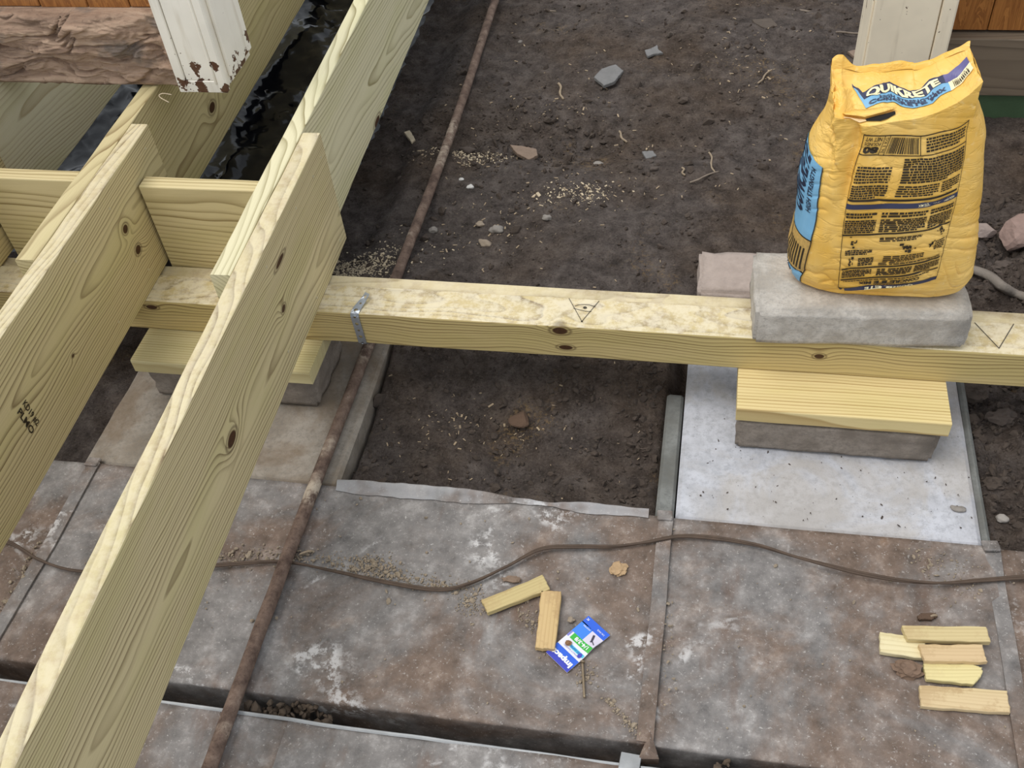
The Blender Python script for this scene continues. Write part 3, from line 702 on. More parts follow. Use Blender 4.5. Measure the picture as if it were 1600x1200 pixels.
# blister card
def card():
    z = ZD+.004
    A, B, Cc, D = (at(853, 1019, z), at(886, 1051, z), at(957, 994, z), at(916, 961, z))   # bottom-left .. as it lies (start of print at A-B end)
    root = thing('package_card', tuple((A+Cc)/2), 'blue, white and green blister card under the worn shim', 'card')
    O = B; U = A-B; W = Cc-B       # u: reading left->right is from B to A ; w: from bottom strip up to the far end
    W = (W+(D-A))/2
    def pos(u, w_, h=0.):
        p = O+U*u+W*w_
        return np.array([p[0], p[1], z+h+.004*ss(.55, 1., w_)*(1-u)*0+.006*np.exp(-((u-.0)/.2)**2-((w_-.62)/.15)**2)])
    def patch(name, u0, u1, w0, w1, mat, h, n=8, rad=0):
        P = np.array([[pos(u0+(u1-u0)*i/n, w0+(w1-w0)*j/n, h) for j in range(n+1)] for i in range(n+1)])
        o = grid_obj(name, P, mat, root, False)
        return o
    def flat(name, c, r=.4): return plain(name, c, r, 0, .06, 30)
    base = patch('card_sheet', 0, 1, 0, 1, flat('card_white', lin(226, 226, 236)), 0, 12)
    m = base.modifiers.new('s', 'SOLIDIFY'); m.thickness = .0008; m.offset = 1
    blue = flat('card_blue', lin(42, 96, 214)); navy = flat('card_navy', lin(58, 66, 180)); green = flat('card_green', lin(60, 178, 66)); cyan = flat('card_cyan', lin(70, 190, 222))
    white = flat('card_print_white', lin(240, 240, 246)); grey = flat('card_print_grey', lin(60, 56, 74)); lblue = flat('card_light_blue', lin(62, 130, 228))
    patch('print_band', 0, 1, 0, .10, navy, .0006); patch('print_band', 0, 1, .10, .27, blue, .0006)
    patch('print_band', .02, .62, .355, .415, cyan, .0006); patch('print_band', .0, .86, .48, .60, green, .0006)
    patch('print_band', .50, 1, .60, .86, lblue, .0006); patch('print_band', 0, 1, .84, 1, blue, .0006); patch('print_band', .93, 1, .48, .84, flat('card_violet', lin(128, 130, 206)), .0005)
    patch('print_band', .0, .50, .60, .84, flat('card_window', lin(214, 208, 226)), .0007)
    def txt(s, u0, u1, w0, w1, mat, bold=.03):
        tv, tf = text_geo(s, bold); V = [pos(u0+(u1-u0)*p[0], w1-(w1-w0)*p[1], .0016) for p in tv]
        pyd('print_text', V, tf, mat, root)
    txt('Impact', .06, .92, .06, .20, white, .05); txt('1/4-3/8', .12, .70, .50, .575, white, .03); txt('SOCKET ADAPTER', .10, .60, .365, .40, navy, .01)
    txt('IMPACT RATED', .12, .8, .31, .335, flat('card_print_pale', lin(150, 150, 200)), .01); txt('3 IN. PACK', .10, .42, .90, .93, white, .01); txt('ADAPTERS', .55, .86, .80, .825, white, .01); txt('PC', .86, .95, .92, .965, white, .03)
    # adapter picture: shaft and fork
    V = []; Fc = []
    for (u0, w0, u1, w1, tk) in ((.34, .80, .25, .70, .018), (.25, .70, .06, .645, .008), (.25, .70, .24, .66, .014)):
        a, b = pos(u0, w0, .0018), pos(u1, w1, .0018); dv = b-a; nn = np.array([-dv[1], dv[0], 0]); nn = nn/np.linalg.norm(nn)*np.linalg.norm(W)*tk
        n0 = len(V); V += [a+nn, a-nn, b-nn, b+nn]; Fc.append((n0, n0+1, n0+2, n0+3))
    pyd('print_picture', V, Fc, grey, root)
    c0 = pos(.14, .36, .0017); V = [c0]+[pos(.14+.07*math.cos(t), .36+.05*math.sin(t), .0017) for t in np.linspace(0, 2*math.pi, 13)[:-1]]
    pyd('print_dot', V, [(0, i+1, (i+1) % 12+1) for i in range(12)], navy, root)
card()
def nail_obj():
    a, b = at(910, 1036, ZD+.006), at(913, 1090, ZD+.006)
    r = thing('loose_nail', tuple((a+b)/2), 'loose steel nail below the blue card', 'nail')
    tube('shank', [a, (a+b)/2, b], .0022, plain('nail_steel', lin(150, 134, 112), .4, .6, .2), 8, 6, 0, r)
    tube('head', [a+np.array([0, .001, 0]), a+np.array([0, .0035, 0])], .0045, plain('nail_steel_b', lin(140, 124, 104), .4, .6, .2), 10, 3, 0, r)
nail_obj()

# ------------------------------------------------------------------ cement bag
FS = np.array([(0, 1.008, .045, .485), (.2, 1.055, .040, .466), (.42, 1.109, .038, .479), (.64, 1.161, .04, .492), (.85, 1.205, .044, .520), (1, 1.231, .052, .551)])
BS = np.array([(0, 1.000, .150, .514), (.1, 1.024, .155, .518), (.2, 1.049, .155, .506), (.34, 1.080, .155, .510), (.68, 1.155, .155, .515), (.82, 1.182, .155, .536), (1, 1.222, .150, .558)])
def smooth_interp(s, T):
    s = np.asarray(s, float); r = 0
    for d_, w_ in ((-.05, .2), (-.025, .2), (0, .2), (.025, .2), (.05, .2)):
        q = np.clip(s+d_, 0, 1); r = r+w_*np.stack([np.interp(q, T[:, 0], T[:, k]) for k in (1, 2, 3)], -1)
    return r
ZT = np.array([.0905, .10, .125, .17, .24, .33, .42, .48, .56])
XLt = np.array([1.000, .986, .978, .976, .977, .979, .990, 1.000, 1.006])
XRt = np.array([1.298, 1.308, 1.316, 1.312, 1.297, 1.285, 1.268, 1.256, 1.246])
YFt = np.array([.044, .034, .024, .017, .016, .020, .030, .038, .045])
YBt = np.array([.165, .185, .195, .20, .205, .205, .195, .175, .155])
BAGZ0 = .0912
def loop(wv):
    wv = np.asarray(wv, float); wv = np.where(wv >= 2.5, wv-3, wv)
    Fp = smooth_interp(np.clip(wv, 0, 1), FS); Bp = smooth_interp(np.clip(2.5-wv, 0, 1), BS)
    f0, f1, b0, b1 = (smooth_interp(np.array(q), T) for q, T in ((0., FS), (1., FS), (0., BS), (1., BS)))
    t = np.clip((wv-1)/.5, 0, 1)[..., None]; Rp = f1*(1-t)+b1*t
    t = np.clip((wv+.5)/.5, 0, 1)[..., None]; Lp = b0*(1-t)+f0*t
    return np.where((wv < 0)[..., None], Lp, np.where((wv <= 1)[..., None], Fp, np.where((wv <= 1.5)[..., None], Rp, Bp)))
def body(wv, v):
    wv, v = np.broadcast_arrays(np.asarray(wv, float), np.asarray(v, float))
    top = loop(wv); z = BAGZ0+(top[..., 2]-BAGZ0)*v
    th = np.radians(np.where(wv < 0, 225+wv*180, np.where(wv <= 1, 225+wv*90, np.where(wv <= 1.5, 315+(wv-1)*180, np.where(wv < 2.5, 405+(wv-1.5)*90, 495+(wv-2.5)*180)))))
    xl, xr, yf, yb = (np.interp(z, ZT, T) for T in (XLt, XRt, YFt, YBt))
    e = 2/2.9; c, s = np.cos(th), np.sin(th)
    x = (xl+xr)/2+(xr-xl)/2*np.sign(c)*np.abs(c)**e; y = (yf+yb)/2+(yb-yf)/2*np.sign(s)*np.abs(s)**e
    bl = ss(.72, 1, v)
    x = x*(1-bl)+top[..., 0]*bl; y = y*(1-bl)+top[..., 1]*bl
    # wrinkles: sagging creases, stronger low down
    cx, cy = 1.14, .11; nx, ny = x-cx, (y-cy)*1.6; nl = np.sqrt(nx*nx+ny*ny)+1e-6; nx, ny = nx/nl, ny/nl
    ww = np.where(wv > 1.9, wv-3, wv)
    q = z*115+3.0*fbm(ww*2.2, z*5, 0, 2, 60)+7*(ww-.5)**2
    cre = (1-np.abs(np.sin(q)))**2.2
    amp = .0046*ss(.36, .12, z)*ss(.09, .115, z)+.0016
    q2 = z*48+ww*5+2.5*fbm(ww*3, z*6, 0, 2, 71); cre2 = (1-np.abs(np.sin(q2)))**4
    dsp = .0012-amp*cre*ss(-.2, .45, fbm(ww*3.2, z*12, 0, 2, 66))-.0050*cre2*ss(-.1, .5, fbm(ww*3, z*8, 0, 2, 77))+.0035*fbm(ww*3.3, z*13, 0, 3, 81)
    pan = ss(.10, .25, ww)*ss(1.05, .88, ww)*ss(.10, .14, z); dsp = .0012*pan*.6+dsp*(1-.55*pan)
    # crumpled corner on the upper left and a long vertical fold below it
    lf = np.exp(-((ww-.02)/.16)**2)*ss(.36, .44, z)
    dsp = dsp+lf*.010*fbm(ww*9, z*34, 0, 3, 91)
    dsp = dsp-.012*np.exp(-((ww-.17-.5*(.42-z))/.045)**2)*ss(.28, .36, z)*ss(.50, .44, z)+.006*np.exp(-((ww-.06-.5*(.42-z))/.06)**2)*ss(.28, .36, z)
    return np.stack([x+nx*dsp, y+ny*dsp, z+.0012*fbm(ww*7, z*25, 0, 2, 90)*ss(.09, .14, z)], -1)
def cap(s, t):
    s, t = np.broadcast_arrays(np.asarray(s, float), np.asarray(t, float))
    f = body(s, np.ones_like(s)); b = body(2.5-s, np.ones_like(s))
    P = f*(1-t[..., None])+b*t[..., None]; k = np.sin(np.pi*t)
    und = .010*np.sin((s-.27)*2*np.pi/.48+1.5)*ss(.05, .2, s)*ss(1, .8, s)
    P = P.copy()
    P[..., 2] += k*(-.006+und)+.004*k*fbm(s*8, t*4, 0, 3, 95)+k*.010*np.exp(-((s-.02)/.1)**2)*fbm(s*14, t*7, 0, 2, 97)
    return P
def solve(fn, px, py, r0, r1):
    A, B = np.meshgrid(np.linspace(*r0, 50), np.linspace(*r1, 50), indexing='ij'); Q = proj(fn(A, B)); D = ((Q-np.array([px, py]))**2).sum(-1)
    i = np.unravel_index(np.argmin(D), D.shape); a, b = A[i], B[i]
    for _ in range(6):
        p = proj(fn(a, b)); Ja = (proj(fn(a+1e-3, b))-p)/1e-3; Jb = (proj(fn(a, b+1e-3))-p)/1e-3
        try: st = np.linalg.solve(np.array([Ja, Jb]).T, np.array([px, py])-p)
        except Exception: break
        a += .6*np.clip(st[0], -.05, .05); b += .6*np.clip(st[1], -.05, .05); a = min(max(a, r0[0]), r0[1]); b = min(max(b, r1[0]), r1[1])
    return np.array([a, b])
def bag_mat():
    g = G('bag_paper'); co = g.co
    a = g.noise(co, 7, 5, .6, .5); b = g.noise(co, 60, 4, .6)
    col = g.mix(g.mr(a, .3, .7), lin(236, 184, 78), lin(246, 204, 116))  # patchy paler yellow paints the lit parts of the bag into its colour
    col = g.mix(g.mr(b, .6, .75, 0, .35), col, lin(252, 230, 176))
    wv_ = g.noise(g.v_('MULTIPLY', co, (9, 9, 30)), 1.2, 4, .6, .8)
    wr = g.m_('ABSOLUTE', g.m_('SUBTRACT', wv_, .5))
    return g.done(col, .42, g.bump(g.m_('ADD', g.mr(wr, 0, .05, 0, 1), g.m_('MULTIPLY', a, .6)), .28, .004), 0, .4)
bag = thing('concrete_mix_bag', (1.147, .11, BAGZ0), 'yellow paper bag of concrete mix standing on the grey block', 'bag')
M_bag = bag_mat()
NW, NV = 600, 320
WW = np.linspace(-.5, 2.5, NW, endpoint=False); VV = np.linspace(0, 1, NV)**.9
Pb = body(WW[:, None], VV[None])
V = Pb.reshape(-1, 3).tolist(); Fc = grid_faces(NW, NV, 0, True).tolist()
Fc.append(tuple(i*NV for i in range(NW))[::-1])
nS, nT = 201, 101
Pc = cap(np.linspace(0, 1, nS)[:, None], np.linspace(0, 1, nT)[None])
nb = len(V); V += Pc.reshape(-1, 3).tolist(); Fc += grid_faces(nS, nT, nb).tolist()
o_body = pyd('bag_body', V, Fc, M_bag, bag, True)
bm = bmesh.new(); bm.from_mesh(o_body.data); bmesh.ops.remove_doubles(bm, verts=bm.verts, dist=2e-4); bmesh.ops.recalc_face_normals(bm, faces=bm.faces); bm.to_mesh(o_body.data); bm.free()
# seam ridge that stands up along the rear edge of the flap and the pinched ears at both ends
def ridge():
    s = np.linspace(0, 1, 90); b = body(2.5-s, np.ones_like(s)); h = .006+.004*fbm(s*6, 0, 0, 2, 4)+.010*np.exp(-((s-.06)/.07)**2)+.006*np.exp(-((s-.97)/.05)**2)
    P = np.zeros((90, 5, 3))
    for j, (dy, k) in enumerate(((-.008, -.25), (-.004, .55), (0, 1), (.004, .55), (.008, -.4))): P[:, j] = b+np.stack([0*s, 0*s+dy, h*k], -1)
    grid_obj('bag_seam_ridge', P, M_bag, bag, True)
ridge()
# printing -------------------------------------------------------------
class Print:
    def __init__(s): s.V = {}; s.F = {}
    def add(s, key, V, F_):
        a = s.V.setdefault(key, []); b = s.F.setdefault(key, []); n = len(a); a += list(V); b += [tuple(i+n for i in f) for f in F_]
    def rect(s, key, mp, a0, a1, b0, b1, na=None, nb=None, lift=.0017):
        na = na or max(1, int(abs(a1-a0)/.03)); nb = nb or max(1, int(abs(b1-b0)/.02))
        A, B = np.meshgrid(np.linspace(a0, a1, na+1), np.linspace(b0, b1, nb+1), indexing='ij')
        s.add(key, mp(A, B, lift).reshape(-1, 3), grid_faces(na+1, nb+1))
    def text(s, key, mp, txt, a0, a1, b0, b1, rot=0, bold=.03, lift=.0021):
        tv, tf = text_geo(txt, bold)
        if not len(tv): return
        # split long faces so the print follows the paper
        me = bpy.data.meshes.new('x'); me.from_pydata([(p[0], p[1], 0) for p in tv], [], tf); bm = bmesh.new(); bm.from_mesh(me)
        bmesh.ops.triangulate(bm, faces=bm.faces); bmesh.ops.subdivide_edges(bm, edges=[e for e in bm.edges if e.calc_length() > .06], cuts=1)
        bmesh.ops.triangulate(bm, faces=bm.faces)
        bm.verts.index_update(); q = np.array([v.co[:2] for v in bm.verts]); tf = [[v.index for v in f.verts] for f in bm.faces]; bm.free(); bpy.data.meshes.remove(me)
        if rot == 180: q = 1-q
        elif rot == 90: q = np.stack([1-q[:, 1], q[:, 0]], -1)
        s.add(key, mp(a0+(a1-a0)*q[:, 0], b0+(b1-b0)*q[:, 1], lift), tf)
    def para(s, key, mp, a0, a1, b0, b1, rows, fill=.62):
        rh = (b1-b0)/rows; Q = []
        for r in range(rows):
            a = a0; end = a1 if r else a0+(a1-a0)*rng.uniform(.6, 1)
            while a < end-.004:
                wl = min(rng.uniform(.012, .045), end-a)
                Q.append((a, a+wl, b0+rh*r, b0+rh*(r+fill))); a += wl+.006
        Q = np.array(Q); n = len(Q)
        s.add(key, mp(Q[:, [0, 1, 1, 0]], Q[:, [2, 2, 3, 3]], .0017).reshape(-1, 3), np.arange(4*n).reshape(-1, 4))
def surf_map(fn, uv):
    """uv(a,b)->(u,v) parameters; returns mapping to lifted surface points"""
    def mp(A, B, lift):
        A, B = np.asarray(A, float), np.asarray(B, float); u, v = uv(A, B); p = fn(u, v)
        du = fn(u+2e-3, v)-p; dv = fn(u, v+2e-3)-p; n = np.cross(du, dv); n /= np.linalg.norm(n, axis=-1)[..., None]+1e-12
        n = np.where(((CAM-p)*n).sum(-1)[..., None] < 0, -n, n)
        return p+n*lift
    return mp
PR = Print()
tl, tr, bl, br = (solve(body, *q, (-.1, 1.1), (0, 1)) for q in ((1350, 209), (1514, 186), (1312, 452), (1462, 435)))
def uvp(A, B):
    A, B = A[..., None], B[..., None]; q = (bl*(1-A)+br*A)*(1-B)+(tl*(1-A)+tr*A)*B; return q[..., 0], q[..., 1]
fp = surf_map(body, uvp)
k = 'black'
for (a0, a1, b0, b1) in ((0, .008, 0, 1), (.992, 1, 0, 1), (0, 1, .994, 1), (0, 1, .885, .890), (.205, .211, .89, 1), (.255, .261, .89, 1), (.505, .511, .89, 1),
                         (.012, .97, .628, .641), (.0, .985, .418, .428), (.03, .96, .182, .192), (.03, .97, .098, .108)): PR.rect(k, fp, a0, a1, b0, b1)
PR.rect('navy1', fp, 0, 1, .583, .612); PR.rect('navy2', fp, 0, 1, .0, .03)
PR.text(k, fp, '80', .03, .19, .895, .937, 180, .06); PR.text(k, fp, 'NET WT', .03, .19, .966, .988, 180, .02); PR.text(k, fp, 'POUNDS', .03, .19, .942, .960, 180, .02)
PR.text(k, fp, '36.3 KG', .218, .25, .90, .985, 90, .01)
a = .275
while a < .49:
    wl = rng.uniform(.003, .009); PR.rect(k, fp, a, a+wl, .897, .985, 1, 3); a += wl+rng.uniform(.003, .008)
PR.para(k, fp, .56, .97, .905, .985, 5)
PR.para(k, fp, .40, .98, .735, .875, 10, .72); PR.para(k, fp, .40, .72, .655, .725, 5); PR.para(k, fp, .75, .97, .66, .725, 5)
PR.para(k, fp, .04, .36, .735, .83, 6); PR.para(k, fp, .03, .36, .645, .725, 6, .7)
PR.text('cream1', fp, 'HIGH STRENGTH CONCRETE MIX', .55, .95, .590, .604, 180, .01)
for (a0, a1) in ((.02, .33), (.36, .66), (.69, .97)): PR.para(k, fp, a0, a1, .435, .52, 7, .74); PR.para(k, fp, a0, a1, .53, .565, 2, .7)
def icon(ca, cb, s=1.):
    for _ in range(9):
        a = ca+rng.normal(0, .022*s); b = cb+rng.normal(0, .016*s); PR.rect(k, fp, a, a+rng.uniform(.008, .03)*s, b, b+rng.uniform(.006, .02)*s, 1, 1)
for q in ((.14, .37), (.86, .385), (.50, .315), (.78, .30), (.12, .235), (.56, .30)): icon(*q)
PR.para(k, fp, .38, .66, .37, .40, 3, .7); PR.para(k, fp, .06, .34, .285, .32, 3, .75); PR.para(k, fp, .22, .36, .205, .265, 5, .75); PR.para(k, fp, .42, .72, .22, .27, 4); PR.para(k, fp, .84, .97, .26, .33, 5); PR.para(k, fp, .40, .95, .198, .215, 2)
PR.para(k, fp, .04, .36, .12, .175, 5, .75); PR.para(k, fp, .40, .62, .115, .175, 5, .75); PR.para(k, fp, .65, .96, .12, .175, 6, .75); PR.para(k, fp, .06, .92, .083, .094, 1)
PR.text(k, fp, 'CONCRETE MIX', .26, .74, .048, .076, 180, .05); PR.text(k, fp, 'HIGH STRENGTH', .40, .62, .036, .045, 180, .02)
PR.text('cream2', fp, 'QUIKRETE', .33, .69, .004, .027, 180, .04, .0032)
# label on the end flap
top = [(1331, 131), (1348, 146), (1389, 128), (1439, 140), (1452, 125), (1480, 117), (1511, 89)]; bot = [(1335, 141), (1353, 170), (1395, 160), (1458, 162), (1470, 150), (1488, 142), (1522, 107)]
Tt = np.array([solve(cap, *q, (0, 1), (0.02, .98)) for q in top]); Tb = np.array([solve(cap, *q, (0, 1), (0.02, .98)) for q in bot]); tk = np.array([0, .10, .33, .60, .68, .81, 1.])
def uvl(A, B):
    f = lambda T, j: np.interp(A, tk, T[:, j]); return f(Tb, 0)*(1-B)+f(Tt, 0)*B, f(Tb, 1)*(1-B)+f(Tt, 1)*B
fl = surf_map(cap, uvl)
PR.rect('navy3', fl, 0, .78, .52, 1, 40, 6); PR.rect('blue1', fl, 0, .80, 0, .52, 40, 6); PR.rect('violet', fl, .78, 1, .55, 1, 12, 4); PR.rect('cream3', fl, .80, 1, 0, .55, 12, 4)
PR.text('cream4', fl, 'QUIKRETE', .12, .74, .46, .90, 0, .05, .0030); PR.text('navy4', fl, 'HIGH STRENGTH', .22, .66, .27, .42, 0, .03, .0030); PR.text('navy5', fl, 'CONCRETE MIX', .13, .76, .08, .26, 0, .04, .0030)
a = .83
while a < .97:
    wl = rng.uniform(.003, .01); PR.rect('black', fl, a, a+wl, .06, .34, 1, 3, .0030); a += wl+rng.uniform(.004, .008)
PR.text('black', fl, '0 39645 11018 4', .83, .97, .37, .46, 0, .0, .0030)
# blue side strip around the left edge
es = [solve(body, *q, (-.45, .6), (0, 1)) for q in ((1287, 262), (1278, 333), (1269, 377), (1256, 427), (1249, 451))]
ev = np.array([q[1] for q in es][::-1]); ew = np.array([q[0] for q in es][::-1])
def uvs(A, B):   # A 0 (round the side) .. 1 (front edge); B along the real height parameter
    wE = np.interp(B, ev, ew); return wE-(1-A)*.42, B
fs = surf_map(body, uvs)
vv = [q[1] for q in es]
PR.rect('blue2', fs, 0, 1, vv[2], vv[0], 14, 30); PR.rect('blue3', fs, 0, 1, vv[4], vv[3], 14, 10); PR.rect('tan', fs, 0, 1, vv[3], vv[2], 14, 10)
PR.rect(k, fs, .985, 1.0, vv[4], vv[0], 1, 40, .0022); PR.rect(k, fs, 0, 1, vv[3]-.004, vv[3]+.004, 12, 1, .0022); PR.rect(k, fs, 0, 1, vv[2]-.004, vv[2]+.003, 12, 1, .0022); PR.rect(k, fs, .48, .50, vv[3], vv[2], 1, 8, .0022)
PR.text('ink', fs, 'CONCRETE', .30, .72, vv[2]+.10, vv[0]-.01, 90, .04, .0026); PR.text('ink1', fs, 'HIGH STRENGTH', .78, .88, vv[2]+.14, vv[0]-.03, 90, .02, .0026)
for q in range(7): PR.rect(k, fs, .54+q*.06, .57+q*.06, vv[3]+.02, vv[2]-.06, 1, 4, .0022)
PR.text('ink2', fs, '80 LB', .25, .75, vv[4]+.02, vv[3]-.02, 90, .05, .0026)
cols = dict(black=M_black, navy=plain('bag_navy', lin(52, 56, 84), .45, 0, .15), blue=plain('bag_blue', lin(122, 176, 212), .45, 0, .1), violet=plain('bag_violet', lin(96, 92, 142), .45, 0, .15),
            cream=plain('bag_cream', lin(250, 236, 190), .5, 0, .06), tan=plain('bag_tan', lin(196, 160, 92), .6, 0, .5, 160), ink=plain('bag_ink', lin(34, 42, 66), .5, 0, .1))
names = dict(black='panel_print', navy='navy_band', blue='blue_band', violet='violet_band', cream='cream_lettering', tan='tan_strip', ink='side_lettering')
sub = dict(cream1='navy1', cream2='navy2', cream4='navy3', navy4='blue1', navy5='blue1', ink='blue2', ink1='blue2', ink2='blue3')
nm2 = dict(navy4='navy_lettering', navy5='navy_lettering', cream3='barcode_panel')
made = {}
for kk in sorted(PR.V, key=lambda q: q in sub):
    made[kk] = pyd(nm2.get(kk, names[kk.rstrip('0123456789')]), PR.V[kk], PR.F[kk], cols[kk.rstrip('0123456789')], made[sub[kk]] if kk in sub else bag)
for o in bag.children:
    if o.name.startswith('panel_print'): o['kind'] = 'stuff'
# torn slit and its loose paper flap
def tear():
    sv = lambda q: solve(cap, *q, (0, 1), (0, 1))
    mp = surf_map(cap, lambda a, b: (a, b))
    def strip(name, up, lo, hu, hl, mat):
        U = np.array([sv(q) for q in up]); D = np.array([sv(q) for q in lo]); n = len(up)
        a = mp(U[:, 0], U[:, 1], hu); b = mp(D[:, 0], D[:, 1], hl); m = mp((U[:, 0]+D[:, 0])/2, (U[:, 1]+D[:, 1])/2, (hu+hl)/2+.001)
        return grid_obj(name, np.stack([a, m, b], 1), mat, bag, True)
    strip('torn_slit', [(1352, 187), (1362, 184), (1374, 181), (1386, 178), (1397, 175)], [(1353, 190), (1364, 190), (1376, 190), (1388, 186), (1399, 180)], .0022, .0022, M_dark)
    tp = plain('torn_paper', lin(232, 200, 150), .6, 0, .15)
    o = strip('torn_flap', [(1316, 178), (1334, 172), (1352, 172), (1368, 170), (1384, 168), (1396, 170)], [(1318, 184), (1336, 186), (1352, 187), (1366, 183), (1382, 179), (1398, 174)], .001, .007, M_bag)
    md = o.modifiers.new('s', 'SOLIDIFY'); md.thickness = .001
    strip('torn_edge', [(1318, 184), (1330, 186), (1342, 187), (1353, 188)], [(1318, 188), (1330, 192), (1342, 193), (1354, 190)], .0022, .0022, tp)
tear()

# ------------------------------------------------------------------ black plastic sheet
def plastic():
    nx, ny = 60, 106; U, W_ = np.meshgrid(np.linspace(-1.25, -.10, nx), np.linspace(.20, 2.3, ny), indexing='ij')
    X = U+rng.uniform(-.008, .008, U.shape); Y = W_+rng.uniform(-.008, .008, U.shape)
    # broad folds plus crisp crinkles; facets stay flat so the sheet glints like polythene
    fold = np.clip(1-np.abs(fbm(X*3.2, Y*2.4+X*2, 0, 2, 31))*2.2, 0, 1)**3; fold2 = np.clip(1-np.abs(fbm(X*8, Y*6-X*4, 0, 2, 37))*2.2, 0, 1)**4
    patch = ss(-.25, .45, fbm(X*3.5, Y*3.5, 0, 2, 39))
    Z = -.06+.014*fbm(X*2.2, Y*2.2, 0, 2, 33)+.020*fold+.012*fold2+rng.normal(0, .0022, U.shape)*patch
    P = np.stack([X, Y, np.minimum(Z, -.012)], -1)
    g = G('black_polythene')
    m = g.done(lin(7, 8, 13), .13, g.bump(g.vor(g.v_('ADD', g.co, g.v_('MULTIPLY', g.noise(g.co, 12, 2, out=1), (.05, .05, .05))), 26), .2, .005), 0, .2)
    o = grid_obj('plastic_sheet', P, m, None, True)
    bm = bmesh.new(); bm.from_mesh(o.data); bmesh.ops.triangulate(bm, faces=bm.faces, quad_method='ALTERNATE'); bm.to_mesh(o.data); bm.free()
    tag(o, 'crumpled glossy black plastic sheet under the far joists', 'plastic sheet')
plastic()

# ------------------------------------------------------------------ left wall: sill, post, siding
def sill():
    nx = 340; xs = np.linspace(-1.6, -.30, nx); y0, y1, zb, zt_ = .405, .53, .290, .462
    prof = [(y1, zb+.01)]+[(y0+(y1-y0)*t, zb) for t in np.linspace(1, .08, 14)]+[(y0, zb+.008)]+[(y0, z) for z in np.linspace(zb+.014, zt_-.004, 90)]+[(y0+.006, zt_)]+[(y1, zt_)]
    prof = np.array(prof); X, J = np.meshgrid(xs, np.arange(len(prof)), indexing='ij'); Yp = prof[J, 0]; Zp = prof[J, 1]
    crack = np.abs(fbm(X*4, Zp*30+1.5*fbm(X*7, Zp*9, 0, 2, 4), Yp*20, 3, 50)); lay = fbm(X*5, Zp*26, 0, 3, 55)
    lr = lay*3.2; st_ = (np.floor(lr)+ss(.0, .22, lr-np.floor(lr)))/3.2
    d = -.016*np.clip(1-crack*7, 0, 1)+.020*st_+.004*fbm(X*24, Zp*70, 0, 3, 58)
    front = (J > 4)
    P = np.stack([X, Yp-d*front*np.where(Yp < y0+.01, 1, .2), Zp+np.where(Yp > y0+.01, d*.5, 0)*(J < 16)], -1)
    g = G('weathered_sill'); co = g.co
    a = g.noise(g.v_('MULTIPLY', co, (5, 20, 34)), 1, 6, .7, .8); b = g.noise(co, 6, 4, .6); c = g.noise(co, 90, 4, .7)
    col = g.ramp(a, [(.28, lin(104, 84, 72)), (.5, lin(166, 140, 120)), (.68, lin(192, 166, 144))])
    col = g.mix(g.mr(b, .52, .62, 0, .75), col, lin(112, 104, 98)); col = g.mix(g.mr(c, .58, .74, 0, .5), col, lin(66, 52, 44))
    m = g.done(col, .9, g.bump(g.m_('ADD', a, g.m_('MULTIPLY', c, .4)), .9, .006), 0, .2)
    tag(grid_obj('timber_sill', P, m, None, True, True), 'old weathered timber sill with cracked layered surface, resting on the joists', 'sill')
sill()
def stain_wood(name, seed, li=lin(186, 126, 66), dk=lin(116, 68, 30)):
    g = G(name); co = g.v_('ADD', g.co, (seed, seed*.5, 0))
    a = g.noise(g.v_('MULTIPLY', co, (26, 26, 3.2)), 1, 5, .6, 1.6); b = g.noise(g.v_('MULTIPLY', co, (150, 150, 5)), 1, 3, .6)
    rings = g.m_('FRACT', g.m_('MULTIPLY', a, 6.5))
    f = g.m_('MULTIPLY_ADD', rings, .55, g.m_('MULTIPLY', b, .5))
    return g.done(g.mix(f, li, dk), .38, g.bump(f, .1, .001), 0, .45)
MW = [stain_wood('stained_panel_%d' % i, i*1.7) for i in range(3)]
wl_ = box('wall_left', (-.98, .470, .80), (1.24, .03, .66), MW[0], None, bev=0)
tag(wl_, 'brown stained plank wall above the weathered sill', 'wall', kind='structure')
xb = -1.6; i = 0
while xb < -.385:
    wd = (.118, .102, .125, .110)[i % 4]; x1 = min(xb+wd, -.383)
    if x1-xb > .02:
        zb = .456 if i % 5 < 3 else .452
        box('plank', ((xb+x1)/2, .4515, .80), (x1-xb-.0025, .012, (1.13-zb)), MW[i % 3], wl_, bev=.002).location.z += 0
    xb = x1; i += 1
def paint(name='peeling_paint', zmin=.29, edge=True, base=lin(244, 238, 226), under=lin(74, 36, 22)):
    g = G(name); co = g.co
    z = g.n('ShaderNodeSeparateXYZ', [co]).outputs[2]
    n1 = g.noise(co, 26, 4, .65, .3); n2 = g.noise(co, 8, 3, .6)
    low = g.mr(z, zmin, zmin+.11, .18, 0)
    chip = g.mr(g.m_('ADD', n1, low), .685, .70)
    sp = g.m_('MULTIPLY', g.mr(g.vor(co, 48), .05, .09, 1, 0), g.mr(g.noise(co, 9, 2), .50, .58))
    col = g.mix(g.mr(n2, .35, .7, 0, .6), base, tuple(c*.86 for c in base[:3])+(1,))
    col = g.mix(g.mr(g.noise(g.v_('MULTIPLY', co, (40, 40, 5)), 1, 3), .55, .72, 0, .3), col, lin(186, 170, 142))
    m = g.m_('MAXIMUM', chip, g.m_('MULTIPLY', sp, .8))
    col = g.mix(m, col, g.mix(g.noise(co, 70, 2), under, lin(110, 84, 64)))
    return g.done(col, .5, g.bump(g.m_('SUBTRACT', 1., m), .5, .002), 0, .4)
M_paint = paint()
post = thing('porch_post', (-.315, .46, .29), 'white post with peeling paint at its foot, standing over the left joists', 'post')
px0, px1, py0, py1, pz0 = -.382, -.262, .385, .535, .291
